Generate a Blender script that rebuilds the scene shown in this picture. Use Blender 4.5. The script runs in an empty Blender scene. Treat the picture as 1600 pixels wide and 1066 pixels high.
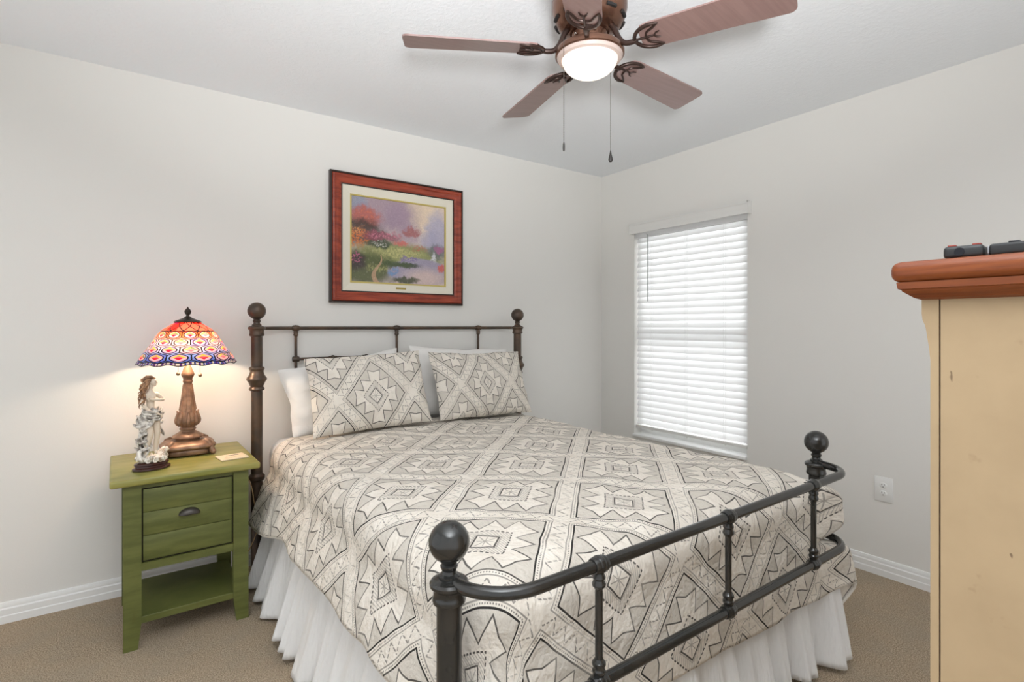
import bpy, bmesh, math, random
from mathutils import Vector, Matrix, noise as mnoise
random.seed(7)
PI = math.pi
sc = bpy.context.scene
COL = sc.collection

# ------------------------------------------------------------------ camera, world, light, exposure
YAW = math.atan(595 / 837.2)
cd = bpy.data.cameras.new('camera'); cam = bpy.data.objects.new('camera', cd); COL.objects.link(cam)
cam.location = (0, 0, 1.248); cam.rotation_euler = (PI / 2, 0, -YAW)
cd.sensor_width = 36; cd.lens = 837.2 / 1600 * 36; cd.shift_y = -23 / 1600; cd.clip_start = 0.02
sc.camera = cam

EXPOSURE = 0.92
WORLD = 0.53          # soft daylight of the rest of the house, entering through the open near side
WINDOW_W = 26.0       # daylight outside the blind
FAN_E = 0.8           # emission of the lit fan bowl
BULB_W = 1.5          # the table lamp's bulbs
wd = bpy.data.worlds.new('world'); sc.world = wd; wd.use_nodes = True
bg = wd.node_tree.nodes['Background']
bg.inputs[0].default_value = (0.97, 0.985, 1.0, 1); bg.inputs[1].default_value = WORLD
sc.view_settings.view_transform = 'Standard'; sc.view_settings.look = 'None'
sc.view_settings.gamma = 1; sc.view_settings.exposure = EXPOSURE; sc.view_settings.use_curve_mapping = False

def lamp(name, kind, loc, watts, color, **kw):
    l = bpy.data.lights.new(name, kind); l.energy = watts; l.color = color
    for k, v in kw.items():
        setattr(l, k, v)
    o = bpy.data.objects.new(name, l); COL.objects.link(o); o.location = loc
    return o
wl = lamp('daylight', 'AREA', (3.85, 2.28, 1.20), WINDOW_W, (0.95, 0.98, 1.0), shape='RECTANGLE', size=2.4, size_y=1.3)
wl.rotation_euler = (0, PI / 2, 0)

# added fill light, out of view, aimed up to brighten ceiling and room
fl = lamp('ceiling_fill', 'AREA', (-0.25, -0.60, 1.30), 33.0, (0.97, 0.985, 1.0), shape='DISK', size=0.4)
fl.data.spread = math.radians(95)
fl.rotation_euler = Vector((0.60, 0.86, 1.30)).to_track_quat('-Z', 'Y').to_euler()

# ------------------------------------------------------------------ node helpers
class S:
    """a socket with arithmetic"""
    def __init__(s, nt, sock): s.nt, s.k = nt, sock
    def m(s, op, *a):
        n = s.nt.nodes.new('ShaderNodeMath'); n.operation = op
        for i, x in enumerate((s,) + a):
            if isinstance(x, S): s.nt.links.new(x.k, n.inputs[i])
            else: n.inputs[i].default_value = x
        return S(s.nt, n.outputs[0])
    def __add__(s, o): return s.m('ADD', o)
    def __sub__(s, o): return s.m('SUBTRACT', o)
    def __mul__(s, o): return s.m('MULTIPLY', o)
    def __truediv__(s, o): return s.m('DIVIDE', o)
    __radd__ = __add__; __rmul__ = __mul__
    def __rsub__(s, o): return (s * -1.0) + o
    def lt(s, o): return s.m('LESS_THAN', o)
    def gt(s, o): return s.m('GREATER_THAN', o)
    def abs(s): return s.m('ABSOLUTE')
    def fr(s): return s.m('FRACT')
    def mx(s, o): return s.m('MAXIMUM', o)
    def mn(s, o): return s.m('MINIMUM', o)
    def near(s, c, w):                       # 1 where |s-c|<w
        return (s - c).abs().lt(w)
    def tri(s):                              # triangle wave 0..1, period 1
        return ((s.fr() - 0.5).abs()) * 2.0
    def soft(s, a, b):                       # smooth ramp 0..1 between a and b
        n = s.nt.nodes.new('ShaderNodeMapRange'); n.interpolation_type = 'SMOOTHSTEP'
        s.nt.links.new(s.k, n.inputs[0]); n.inputs[1].default_value = a; n.inputs[2].default_value = b
        return S(s.nt, n.outputs[0])

def lin(c):
    f = lambda x: (x / 12.92 if x <= 0.04045 else ((x + 0.055) / 1.055) ** 2.4)
    return tuple(f(x / 255.0) for x in c) + (1.0,)

class Mat:
    def __init__(s, name, color=(200, 200, 200), rough=0.6, metal=0.0, spec=0.5):
        s.m = bpy.data.materials.new(name); s.m.use_nodes = True; s.nt = s.m.node_tree
        s.b = s.nt.nodes['Principled BSDF']; s.out = s.nt.nodes['Material Output']
        s.b.inputs['Base Color'].default_value = lin(color)
        s.b.inputs['Roughness'].default_value = rough; s.b.inputs['Metallic'].default_value = metal
        s.b.inputs['Specular IOR Level'].default_value = spec
    def coord(s, which='Object'):
        n = s.nt.nodes.new('ShaderNodeTexCoord'); return n.outputs[which]
    def xyz(s, which='Object'):
        n = s.nt.nodes.new('ShaderNodeSeparateXYZ'); s.nt.links.new(s.coord(which), n.inputs[0])
        return [S(s.nt, n.outputs[i]) for i in range(3)]
    def noise(s, scale, detail=3, rough=0.5, which='Object', stretch=None, dist=0.0):
        n = s.nt.nodes.new('ShaderNodeTexNoise'); n.inputs['Scale'].default_value = scale
        n.inputs['Detail'].default_value = detail; n.inputs['Roughness'].default_value = rough
        n.inputs['Distortion'].default_value = dist
        if stretch:
            mp = s.nt.nodes.new('ShaderNodeMapping'); mp.inputs['Scale'].default_value = stretch
            s.nt.links.new(s.coord(which), mp.inputs[0]); s.nt.links.new(mp.outputs[0], n.inputs['Vector'])
        else:
            s.nt.links.new(s.coord(which), n.inputs['Vector'])
        return S(s.nt, n.outputs['Fac'])
    def mix(s, fac, a, b):
        n = s.nt.nodes.new('ShaderNodeMix'); n.data_type = 'RGBA'
        if isinstance(fac, S): s.nt.links.new(fac.k, n.inputs[0])
        else: n.inputs[0].default_value = fac
        for i, c in ((6, a), (7, b)):
            if isinstance(c, tuple): n.inputs[i].default_value = lin(c[:3])
            else: s.nt.links.new(c, n.inputs[i])
        return n.outputs[2]
    def color(s, sock): s.nt.links.new(sock, s.b.inputs['Base Color']); return s
    def bump(s, h, strength=0.3, dist=0.005):
        n = s.nt.nodes.new('ShaderNodeBump'); n.inputs['Strength'].default_value = strength
        n.inputs['Distance'].default_value = dist
        s.nt.links.new(h.k, n.inputs['Height']); s.nt.links.new(n.outputs[0], s.b.inputs['Normal']); return s
    def emit(s, color, strength):
        if isinstance(color, tuple): s.b.inputs['Emission Color'].default_value = lin(color)
        else: s.nt.links.new(color, s.b.inputs['Emission Color'])
        s.b.inputs['Emission Strength'].default_value = strength; return s
    def translucent(s, color, amount):
        t = s.nt.nodes.new('ShaderNodeBsdfTranslucent'); x = s.nt.nodes.new('ShaderNodeMixShader')
        if isinstance(color, tuple): t.inputs[0].default_value = lin(color)
        else: s.nt.links.new(color, t.inputs[0])
        if isinstance(amount, S): s.nt.links.new(amount.k, x.inputs[0])
        else: x.inputs[0].default_value = amount
        s.nt.links.new(s.b.outputs[0], x.inputs[1]); s.nt.links.new(t.outputs[0], x.inputs[2])
        s.nt.links.new(x.outputs[0], s.out.inputs[0]); return s

# ------------------------------------------------------------------ geometry helpers
class MB:
    def __init__(s): s.bm = bmesh.new(); s.uv = None
    def box(s, lo, hi, bevel=0.0, M=None, seg=2):
        r = bmesh.ops.create_cube(s.bm, size=1.0); vs = r['verts']
        lo, hi = Vector(lo), Vector(hi); c = (lo + hi) / 2; d = hi - lo
        for v in vs: v.co = Vector((v.co.x * d.x, v.co.y * d.y, v.co.z * d.z)) + c
        if bevel:
            es = list({e for v in vs for e in v.link_edges})
            g = bmesh.ops.bevel(s.bm, geom=es, offset=bevel, segments=seg, affect='EDGES', profile=0.5)
            vs = list({v for f in g['faces'] for v in f.verts} | {v for v in vs if v.is_valid})
        if M is not None:
            for v in vs: v.co = M @ v.co
        return s
    def lathe(s, prof, c=(0, 0, 0), seg=32, M=None, sx=1.0, sy=1.0):
        """prof: list of (radius, z)"""
        rows = []
        for r, z in prof:
            if r < 1e-5:
                rows.append([s.bm.verts.new((c[0], c[1], c[2] + z))])
            else:
                rows.append([s.bm.verts.new((c[0] + sx * r * math.cos(2 * PI * i / seg), c[1] + sy * r * math.sin(2 * PI * i / seg), c[2] + z)) for i in range(seg)])
        for a, b in zip(rows, rows[1:]):
            for i in range(seg):
                j = (i + 1) % seg
                if len(a) == 1 and len(b) == 1: continue
                if len(a) == 1: s.bm.faces.new((a[0], b[j], b[i]))
                elif len(b) == 1: s.bm.faces.new((a[i], a[j], b[0]))
                else: s.bm.faces.new((a[i], a[j], b[j], b[i]))
        for r in (rows[0], rows[-1]):
            if len(r) > 1: s.bm.faces.new(r)
        if M is not None:
            for r in rows:
                for v in r: v.co = M @ v.co
        return s
    def ball(s, c, r, seg=24, sc_=(1, 1, 1)):
        n = seg // 2
        prof = [(r * math.sin(PI * i / n) if 0 < i < n else 0.0, -r * math.cos(PI * i / n) * sc_[2]) for i in range(n + 1)]
        return s.lathe(prof, c, seg, sx=sc_[0], sy=sc_[1])
    def tube(s, pts, r, seg=12, closed=False, flat=1.0):
        """a round bar through pts; r number or list; flat squashes it along z"""
        pts = [Vector(p) for p in pts]; n = len(pts)
        rs = r if isinstance(r, (list, tuple)) else [r] * n
        rows = []; up = None
        for i, p in enumerate(pts):
            if closed: t = (pts[(i + 1) % n] - pts[i - 1]).normalized()
            else: t = (pts[min(i + 1, n - 1)] - pts[max(i - 1, 0)]).normalized()
            if up is None:
                up = Vector((0, 0, 1)) if abs(t.z) < 0.9 else Vector((1, 0, 0))
            a = t.cross(up).normalized(); b = a.cross(t).normalized(); up = b
            row = []
            for k in range(seg):
                an = 2 * PI * k / seg
                d = a * math.cos(an) * rs[i] + b * math.sin(an) * rs[i] * flat
                row.append(s.bm.verts.new(p + d))
            rows.append(row)
        pairs = list(zip(rows, rows[1:])) + ([(rows[-1], rows[0])] if closed else [])
        for a, b in pairs:
            for k in range(seg):
                j = (k + 1) % seg; s.bm.faces.new((a[k], a[j], b[j], b[k]))
        if not closed:
            s.bm.faces.new(list(reversed(rows[0]))); s.bm.faces.new(rows[-1])
        return s
    def stube(s, pts, rr, seg=10, n=4):
        """tube through a Catmull-Rom curve"""
        pts = [Vector(p) for p in pts]; m_ = len(pts); P, Q = [], []
        for i in range(m_ - 1):
            a, b, c, d = pts[max(i - 1, 0)], pts[i], pts[i + 1], pts[min(i + 2, m_ - 1)]
            for k in range(n):
                t = k / n
                P.append(0.5 * ((2 * b) + (c - a) * t + (2 * a - 5 * b + 4 * c - d) * t * t + (3 * b - a - 3 * c + d) * t ** 3))
                Q.append(rr[i] + (rr[i + 1] - rr[i]) * t)
        P.append(pts[-1]); Q.append(rr[-1])
        return s.tube(P, Q, seg)
    def prism(s, poly, axis, lo, hi, M=None):
        """extrude a 2-D polygon along axis 0/1/2 from lo to hi"""
        def put(a, t):
            q = list(a); q.insert(axis, t); return Vector(q)
        A = [s.bm.verts.new(put(p, lo)) for p in poly]; B = [s.bm.verts.new(put(p, hi)) for p in poly]
        n = len(poly); s.bm.faces.new(A); s.bm.faces.new(list(reversed(B)))
        for i in range(n):
            j = (i + 1) % n; s.bm.faces.new((A[i], B[i], B[j], A[j]))
        if M is not None:
            for v in A + B: v.co = M @ v.co
        return s
    def grid(s, nu, nv, fn, uvfn=None, closed_u=False):
        V = [[s.bm.verts.new(fn(i / nu, j / nv)) for j in range(nv + 1)] for i in range(nu if closed_u else nu + 1)]
        lay = s.bm.loops.layers.uv.verify() if uvfn else None
        for i in range(nu):
            for j in range(nv):
                i2 = (i + 1) % len(V)
                f = s.bm.faces.new((V[i][j], V[i2][j], V[i2][j + 1], V[i][j + 1]))
                if lay:
                    for l, (a, b) in zip(f.loops, ((i, j), (i + 1, j), (i + 1, j + 1), (i, j + 1))):
                        l[lay].uv = uvfn(a / nu, b / nv)
        return V
    def build(s, name, mat, parent=None, smooth=True, angle=40):
        bmesh.ops.recalc_face_normals(s.bm, faces=s.bm.faces)
        me = bpy.data.meshes.new(name); s.bm.to_mesh(me); s.bm.free()
        me.materials.append(mat.m if isinstance(mat, Mat) else mat)
        if smooth:
            for p in me.polygons: p.use_smooth = True
            try: me.set_sharp_from_angle(angle=math.radians(angle))
            except Exception: pass
        o = bpy.data.objects.new(name, me); COL.objects.link(o)
        if parent: o.parent = parent
        return o

def tag(o, label, cat, group=None, kind=None):
    o['label'] = label
    if cat: o['category'] = cat
    if group: o['group'] = group
    if kind: o['kind'] = kind
    return o
def thing(name, label, cat, loc=(0, 0, 0), rz=0.0, group=None):
    o = bpy.data.objects.new(name, None); COL.objects.link(o); o.empty_display_size = 0.05
    o.location = loc; o.rotation_euler = (0, 0, rz)
    return tag(o, label, cat, group)
def struct(o): o['kind'] = 'structure'; return o
def rotz(a): return Matrix.Rotation(a, 4, 'Z')
def arc(cx, cy, r, a0, a1, n, z):
    return [(cx + r * math.cos(a0 + (a1 - a0) * i / n), cy + r * math.sin(a0 + (a1 - a0) * i / n), z) for i in range(n + 1)]
def sstep(a, b, x):
    t = min(1, max(0, (x - a) / (b - a))); return t * t * (3 - 2 * t)

# ------------------------------------------------------------------ room
XR, YB, H = 3.068, 3.079, 2.44
XL, YF = -1.35, -1.15

wall_m = Mat('wall_paint', (229, 227, 222), 0.75, spec=0.25)
wall_m.bump(wall_m.noise(150, 3), 0.10, 0.002)
ceil_m = Mat('ceiling_paint', (236, 239, 242), 0.85, spec=0.2)
n1 = ceil_m.noise(48, 4, 0.6, dist=0.6)
ceil_m.bump(n1.soft(0.42, 0.62), 0.15, 0.005)
trim_m = Mat('trim_white', (236, 236, 234), 0.4)
carpet_m = Mat('carpet', (170, 156, 138), 0.95, spec=0.1)
ca = carpet_m.noise(5.5, 3, 0.6); cb = carpet_m.noise(210, 2, 0.7); cc = carpet_m.noise(60, 2, 0.6)
c1 = carpet_m.mix(cb.soft(0.3, 0.7), (140, 122, 100), (214, 194, 168))
c2 = carpet_m.mix(ca.soft(0.35, 0.7) * 0.35, c1, (166, 156, 140))
carpet_m.color(c2); carpet_m.bump(cb * 0.7 + cc * 0.5, 0.9, 0.012)

struct(MB().box((XL - .1, YF, -.06), (XR + .15, YB + .15, 0)).build('floor', carpet_m, smooth=False))
struct(MB().box((XL - .1, YF, H), (XR + .15, YB + .15, H + .08)).build('ceiling', ceil_m, smooth=False))
struct(MB().box((XL - .1, YB, 0), (XR + .15, YB + .12, H)).build('wall_back', wall_m, smooth=False))
# right wall with the window opening
WY0, WY1, WZ0, WZ1 = 1.835, 2.738, 0.430, 1.955
T = 0.13
w = MB()
w.box((XR, YF, 0), (XR + T, WY0, H)); w.box((XR, WY1, 0), (XR + T, YB, H))
w.box((XR, WY0, 0), (XR + T, WY1, WZ0)); w.box((XR, WY0, WZ1), (XR + T, WY1, H))
bmesh.ops.remove_doubles(w.bm, verts=w.bm.verts, dist=1e-5)
struct(w.build('wall_right', wall_m, smooth=False))
# baseboards with a stepped profile
bp = [(0, 0), (0.016, 0), (0.016, 0.030), (0.0135, 0.034), (0.0135, 0.058), (0.010, 0.064), (0.010, 0.074), (0.006, 0.084), (0, 0.086)]
b = MB(); b.prism([(YB - p[0], p[1]) for p in bp], 0, XL, XR); struct(b.build('baseboard_back', trim_m, angle=25))
b = MB(); b.prism([(XR - p[0], p[1]) for p in bp], 1, YF, YB - 0.017)
struct(b.build('baseboard_right', trim_m, angle=25))

# window
glass_m = Mat('window_glass', (255, 255, 255), 0.02); glass_m.b.inputs['Transmission Weight'].default_value = 1.0; glass_m.b.inputs['IOR'].default_value = 1.02
win = MB()
fx0, fx1 = XR + 0.075, XR + 0.115
fw = 0.045
win.box((fx0, WY0, WZ0 + .02), (fx1, WY0 + fw, WZ1)); win.box((fx0, WY1 - fw, WZ0 + .02), (fx1, WY1, WZ1))
win.box((fx0, WY0 + fw, WZ1 - fw), (fx1, WY1 - fw, WZ1)); win.box((fx0, WY0 + fw, WZ0 + .02), (fx1, WY1 - fw, WZ0 + .02 + fw))
win.box((fx0 - .01, WY0 + fw, 1.17), (fx1, WY1 - fw, 1.215))
wo = struct(win.build('window_1', trim_m, smooth=False))
p_ = MB(); p_.box((fx0 + .017, WY0 + fw, WZ0 + .02 + fw), (fx0 + .021, WY1 - fw, 1.17)); p_.build('lower_pane', glass_m, wo, smooth=False)
p_ = MB(); p_.box((fx0 + .027, WY0 + fw, 1.215), (fx0 + .031, WY1 - fw, WZ1 - fw)); p_.build('upper_pane', glass_m, wo, smooth=False)
sill_m = Mat('sill_white', (238, 238, 236), 0.35)
p_ = MB(); p_.box((XR - .022, WY0 - .0, WZ0), (XR + .115, WY1 + .0, WZ0 + .02), 0.004); p_.build('window_sill', sill_m, wo)

# ------------------------------------------------------------------ blind
slat_m = Mat('blind_slat', (240, 240, 240), 0.45); slat_m.translucent((246, 246, 245), 0.36)
valance_m = Mat('blind_valance', (226, 225, 221), 0.5)
cord_m = Mat('blind_cord', (236, 236, 234), 0.7)
wand_m = Mat('blind_wand', (176, 178, 178), 0.25)
bl = thing('window_blind', 'closed white slatted blind with a wand, filling the bright window beside the bed', 'blind', (XR, (WY0 + WY1) / 2, 0.5))
ox, oy, oz = XR, (WY0 + WY1) / 2, 0.5
L = lambda x, y, z: (x - ox, y - oy, z - oz)
v = MB()
vp = [(XR - .040, 1.932), (XR - .034, 1.932), (XR - .034, 2.006), (XR - .046, 2.006), (XR - .046, 1.996), (XR - .042, 1.988), (XR - .040, 1.955)]
v.prism([(x - ox, z - oz) for x, z in vp], 1, 1.806 - oy, 2.748 - oy)
v.box(L(XR - .046, 1.8045, 1.932), L(XR - .0005, 1.811, 2.0065)); v.box(L(XR - .046, 2.743, 1.932), L(XR - .0005, 2.7495, 2.0065))
v.build('valance', valance_m, bl, smooth=False)
v = MB(); v.box(L(XR + .004, WY0 + .004, 1.905), L(XR + .06, WY1 - .004, 1.950)); v.build('headrail', slat_m, bl, smooth=False)
sl = MB(); NS = 31; top, bot = 1.893, 0.548
tilt = math.radians(66); cw = 0.0265
for i in range(NS):
    zc = top + (bot - top) * i / (NS - 1)
    pts = []
    for k in range(5):
        t = -1 + 2 * k / 4
        bow = 0.004 * (1 - t * t)
        # t=-1 lower room-side edge, t=+1 upper outer edge
        x = XR + .032 + t * cw * math.cos(tilt) - bow * math.sin(tilt)
        z = zc + t * cw * math.sin(tilt) + bow * math.cos(tilt)
        pts.append((x, z))
    th = 0.0026
    poly = [(x - ox, z - oz) for x, z in pts] + [(x - ox + th * math.sin(tilt), z - oz - th * math.cos(tilt)) for x, z in reversed(pts)]
    sl.prism(poly, 1, WY0 + .007 - oy, WY1 - .012 - oy)
sl.build('slats', slat_m, bl, smooth=True, angle=50)
v = MB(); v.box(L(XR + .006, WY0 + .006, .496), L(XR + .056, WY1 - .010, .516), 0.004); v.build('bottom_rail', valance_m, bl)
for yy in (2.58, 2.28, 1.99):
    v = MB()
    v.tube([L(XR + .0135, yy, 1.91), L(XR + .0135, yy, .51)], 0.0009, 6); v.tube([L(XR + .0135, yy + .016, 1.91), L(XR + .0135, yy + .016, .51)], 0.0007, 6)
    v.build('ladder_cord', cord_m, bl)
    v = MB(); v.lathe([(0.006, -.004), (0.006, 0), (0.004, .003)], L(XR + .022, yy + .008, .4925), 12); v.build('cord_button', valance_m, bl)
v = MB(); v.tube([L(XR - .004, 2.618, 1.925), L(XR - .010, 2.600, 1.905), L(XR - .010, 2.600, 1.43)], [.002, .0042, .0042], 8); v.build('tilt_wand', wand_m, bl)

# ------------------------------------------------------------------ outlet
plate_m = Mat('outlet_plastic', (236, 236, 233), 0.35); slot_m = Mat('slot_dark', (60, 58, 55), 0.6)
ou = thing('wall_outlet', 'white double wall outlet on the right wall above the baseboard', 'outlet', (XR, 1.107, .372))
v = MB(); v.box((-.006, -.040, 0), (-.0002, .040, .122), 0.002); v.build('cover_plate', plate_m, ou)
for zz in (.041, .081):
    v = MB(); v.lathe([(0.0165, 0), (0.0165, .002), (0.015, .0028), (0, .0028)], (0, 0, 0), 24, M=Matrix.Translation((-.006, 0, zz)) @ Matrix.Rotation(-PI / 2, 4, 'Y') @ Matrix.Scale(0.82, 4, (1, 0, 0)))
    rc = v.build('receptacle', plate_m, ou)
    v = MB(); v.box((-.0094, -.0065, zz + .001), (-.0087, -.0045, zz + .009)); v.box((-.0094, .0045, zz + .001), (-.0087, .0065, zz + .008))
    v.lathe([(0.0024, 0), (0.0024, .0008), (0, .0008)], (0, 0, 0), 10, M=Matrix.Translation((-.0087, 0, zz - .007)) @ Matrix.Rotation(-PI / 2, 4, 'Y'))
    v.build('slots', slot_m, rc, smooth=False)
v = MB(); v.lathe([(0.003, 0), (0.0025, .0012), (0, .0014)], (0, 0, 0), 10, M=Matrix.Translation((-.006, 0, .061)) @ Matrix.Rotation(-PI / 2, 4, 'Y')); v.build('screw', plate_m, ou)

# ------------------------------------------------------------------ bed frame
iron_m = Mat('black_iron', (52, 52, 51), 0.17, metal=0.25, spec=0.8)
iron_m.color(iron_m.mix(iron_m.noise(14, 3).soft(0.35, 0.7), (44, 45, 44), (54, 52, 49)))
lamplit_iron_m = Mat('lamplit_iron', (92, 74, 60), 0.36, metal=0.45, spec=0.5)  # headboard's copy of the iron, lamp's warm reflection painted in as brown
lamplit_iron_m.color(lamplit_iron_m.mix(lamplit_iron_m.noise(14, 3).soft(0.35, 0.7), (74, 64, 56), (96, 76, 60)))
BX, BY, BR = 1.342, 0.990, 0.0151
bed = thing('iron_bed', 'black iron bed frame with ball-topped posts and bowed foot rails', 'bed', (BX, BY, 0), BR)
PW = 0.8065
HY = 1.917
def post(x, y, zc, mat, rings):
    m = MB(); r = .0262
    prof = [(.030, 0), (.030, .02), (r, .03)]
    for zr in rings['small']:
        prof += [(r, zr - .022), (.034, zr - .016), (.037, zr - .006), (.037, zr + .004), (.031, zr + .010), (r, zr + .016)]
    for zr in rings['big']:
        prof += [(r, zr - .060), (.034, zr - .056), (.036, zr - .050), (.034, zr - .043), (.029, zr - .038), (.033, zr - .030), (.038, zr - .016), (.046, zr - .006), (.047, zr), (.045, zr + .006),
                 (.036, zr + .018), (.031, zr + .034), (.031, zr + .040), (.035, zr + .046), (.036, zr + .052), (.033, zr + .058), (r, zr + .062)]
    prof += [(r, zc - .046), (.0335, zc - .042), (.035, zc - .036), (.0335, zc - .030), (.0325, zc - .022), (.034, zc - .014), (.040, zc - .008), (.0405, zc - .002), (.037, zc + .003), (.025, zc + .008), (0, zc + .009)]
    m.lathe(prof, (x, y, 0), 32)
    p = m.build('post', mat, bed, angle=32)
    f = MB(); R = .0425; nz = zc + .009
    pr = [(.022, nz - .002), (.022, nz + .004), (.016, nz + .008), (.0145, nz + .014), (.018, nz + .020), (.0185, nz + .024), (.015, nz + .028), (.016, nz + .031)]
    zb = nz + .031 + R * 0.96
    pr += [(R * math.sin(a), zb - R * math.cos(a)) for a in [PI * k / 20 for k in range(3, 20)]] + [(0, zb + R)]
    f.lathe(pr, (x, y, 0), 36); f.build('ball_finial', mat, p, angle=32)
    return p
post(-PW, 0, .722, iron_m, dict(small=[], big=[])); post(PW, 0, .722, iron_m, dict(small=[], big=[]))
post(-PW, HY, 1.243, lamplit_iron_m, dict(small=[.505], big=[.988])); post(PW, HY, 1.243, lamplit_iron_m, dict(small=[.505], big=[.988]))
def bowed(y0, yo, z, r, name, mat, xo=PW):
    s_ = 1 if yo > y0 else -1
    R = abs(yo - y0); n = 10; pts = []
    # leaves each post along y, rounds the corner and runs straight across
    pts.append((-xo + .004, y0 + s_ * .012, z))
    cx = -xo + R
    for k in range(1, n + 1):
        a = (PI / 2) * k / n
        pts.append((cx - (R - .004) * math.cos(a), y0 + s_ * (0.012 + (R - .012) * math.sin(a)), z))
    q = [(-p[0], p[1], p[2]) for p in reversed(pts)]
    MB().tube(pts + q, r, 16).build(name, mat, bed)
def joint(x, y, z, r, mat, up=True, down=True, horiz=False, k=1.0):
    m = MB(); R = .0205 * k
    m.ball((x, y, z), R, 20)
    m.lathe([(R * .8, -.016 * k), (R * .92, -.010 * k), (R * .92, .010 * k), (R * .8, .016 * k)], (0, 0, 0), 16, M=Matrix.Translation((x, y, z)) @ Matrix.Rotation(PI / 2, 4, 'Y') @ Matrix.Scale(1.25, 4, (0, 0, 1)))
    for s_, on in ((1, up), (-1, down)):
        if not on: continue
        pr = [(.011, .012), (.0125, .020), (.0145, .023), (.0150, .028), (.0125, .032), (.0130, .036), (.0155, .041), (.0150, .046), (.0115, .050), (.0095, .054)]
        m.lathe([(a * k, s_ * b * k) for a, b in pr], (x, y, z), 16)
    return m.build('joint', mat, bed, angle=35)
FY = -0.130
bowed(0, FY, .722, .0138, 'top_rail', iron_m); bowed(0, FY, .462, .0138, 'bottom_rail', iron_m)
for x in (-.503, 0, .497):
    joint(x, FY, .722, .0138, iron_m, up=False); joint(x, FY, .462, .0138, iron_m, down=False)
    MB().tube([(x, FY, .470), (x, FY, .715)], .0088, 14).build('spindle', iron_m, bed)
RY = 2.060
bowed(HY, RY, 1.238, .0092, 'headboard_top_rail', lamplit_iron_m)
MB().tube([(-.585, RY, 1.070), (.585, RY, 1.070)], .0085, 12).build('headboard_lower_rail', lamplit_iron_m, bed)
for x in (-.585, 0, .585):
    joint(x, RY, 1.238, .01, lamplit_iron_m, up=False, k=.85)
    if x: joint(x, RY, 1.070, .01, lamplit_iron_m, up=False, down=False, k=.85)
    else: joint(x, RY, 1.070, .01, lamplit_iron_m, up=False, down=False, k=.7)
    MB().tube([(x, RY, .32), (x, RY, 1.232)], .0080, 12).build('headboard_spindle', lamplit_iron_m, bed)
for x in (-.385, -.19, .19, .385):
    m = MB(); m.ball((x, RY, 1.070), .0165, 18)
    Mx = Matrix.Translation((x, RY, 1.070)) @ Matrix.Rotation(PI / 2, 4, 'Y')
    m.lathe([(.0095, -.024), (.012, -.021), (.012, -.016), (.0095, -.013), (.0095, .013), (.012, .016), (.012, .021), (.0095, .024)], (0, 0, 0), 16, M=Mx)
    m.build('rail_ball', lamplit_iron_m, bed)
for s_ in (-1, 1):
    MB().box((s_ * .735 - .008, .03, .225), (s_ * .735 + .008, HY - .02, .285)).build('side_rail', iron_m, bed, smooth=False)
    m = MB(); m.box((s_ * .757 - .03, HY - .03, .235), (s_ * .757 + .03, HY - .012, .275)); m.build('rail_bracket', iron_m, bed, smooth=False)
for k in range(4):
    yy = .25 + k * .5
    MB().box((-.75, yy, .262), (.75, yy + .06, .285)).build('support_slat', iron_m, bed, smooth=False)

def bedded(o):
    o.location = (BX, BY, 0); o.rotation_euler = (0, 0, BR); return o

# mattress
sheet_m = Mat('white_cotton', (232, 230, 226), 0.85, spec=0.15)
sheet_m.bump(sheet_m.noise(9, 4, 0.55, dist=0.8), 0.35, 0.02)
m = MB(); m.box((-.742, .015, .287), (.742, 2.015, .672), .075, seg=5)
mo = bedded(m.build('mattress', sheet_m)); tag(mo, 'mattress in a white sheet under the quilt', 'mattress')

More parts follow.
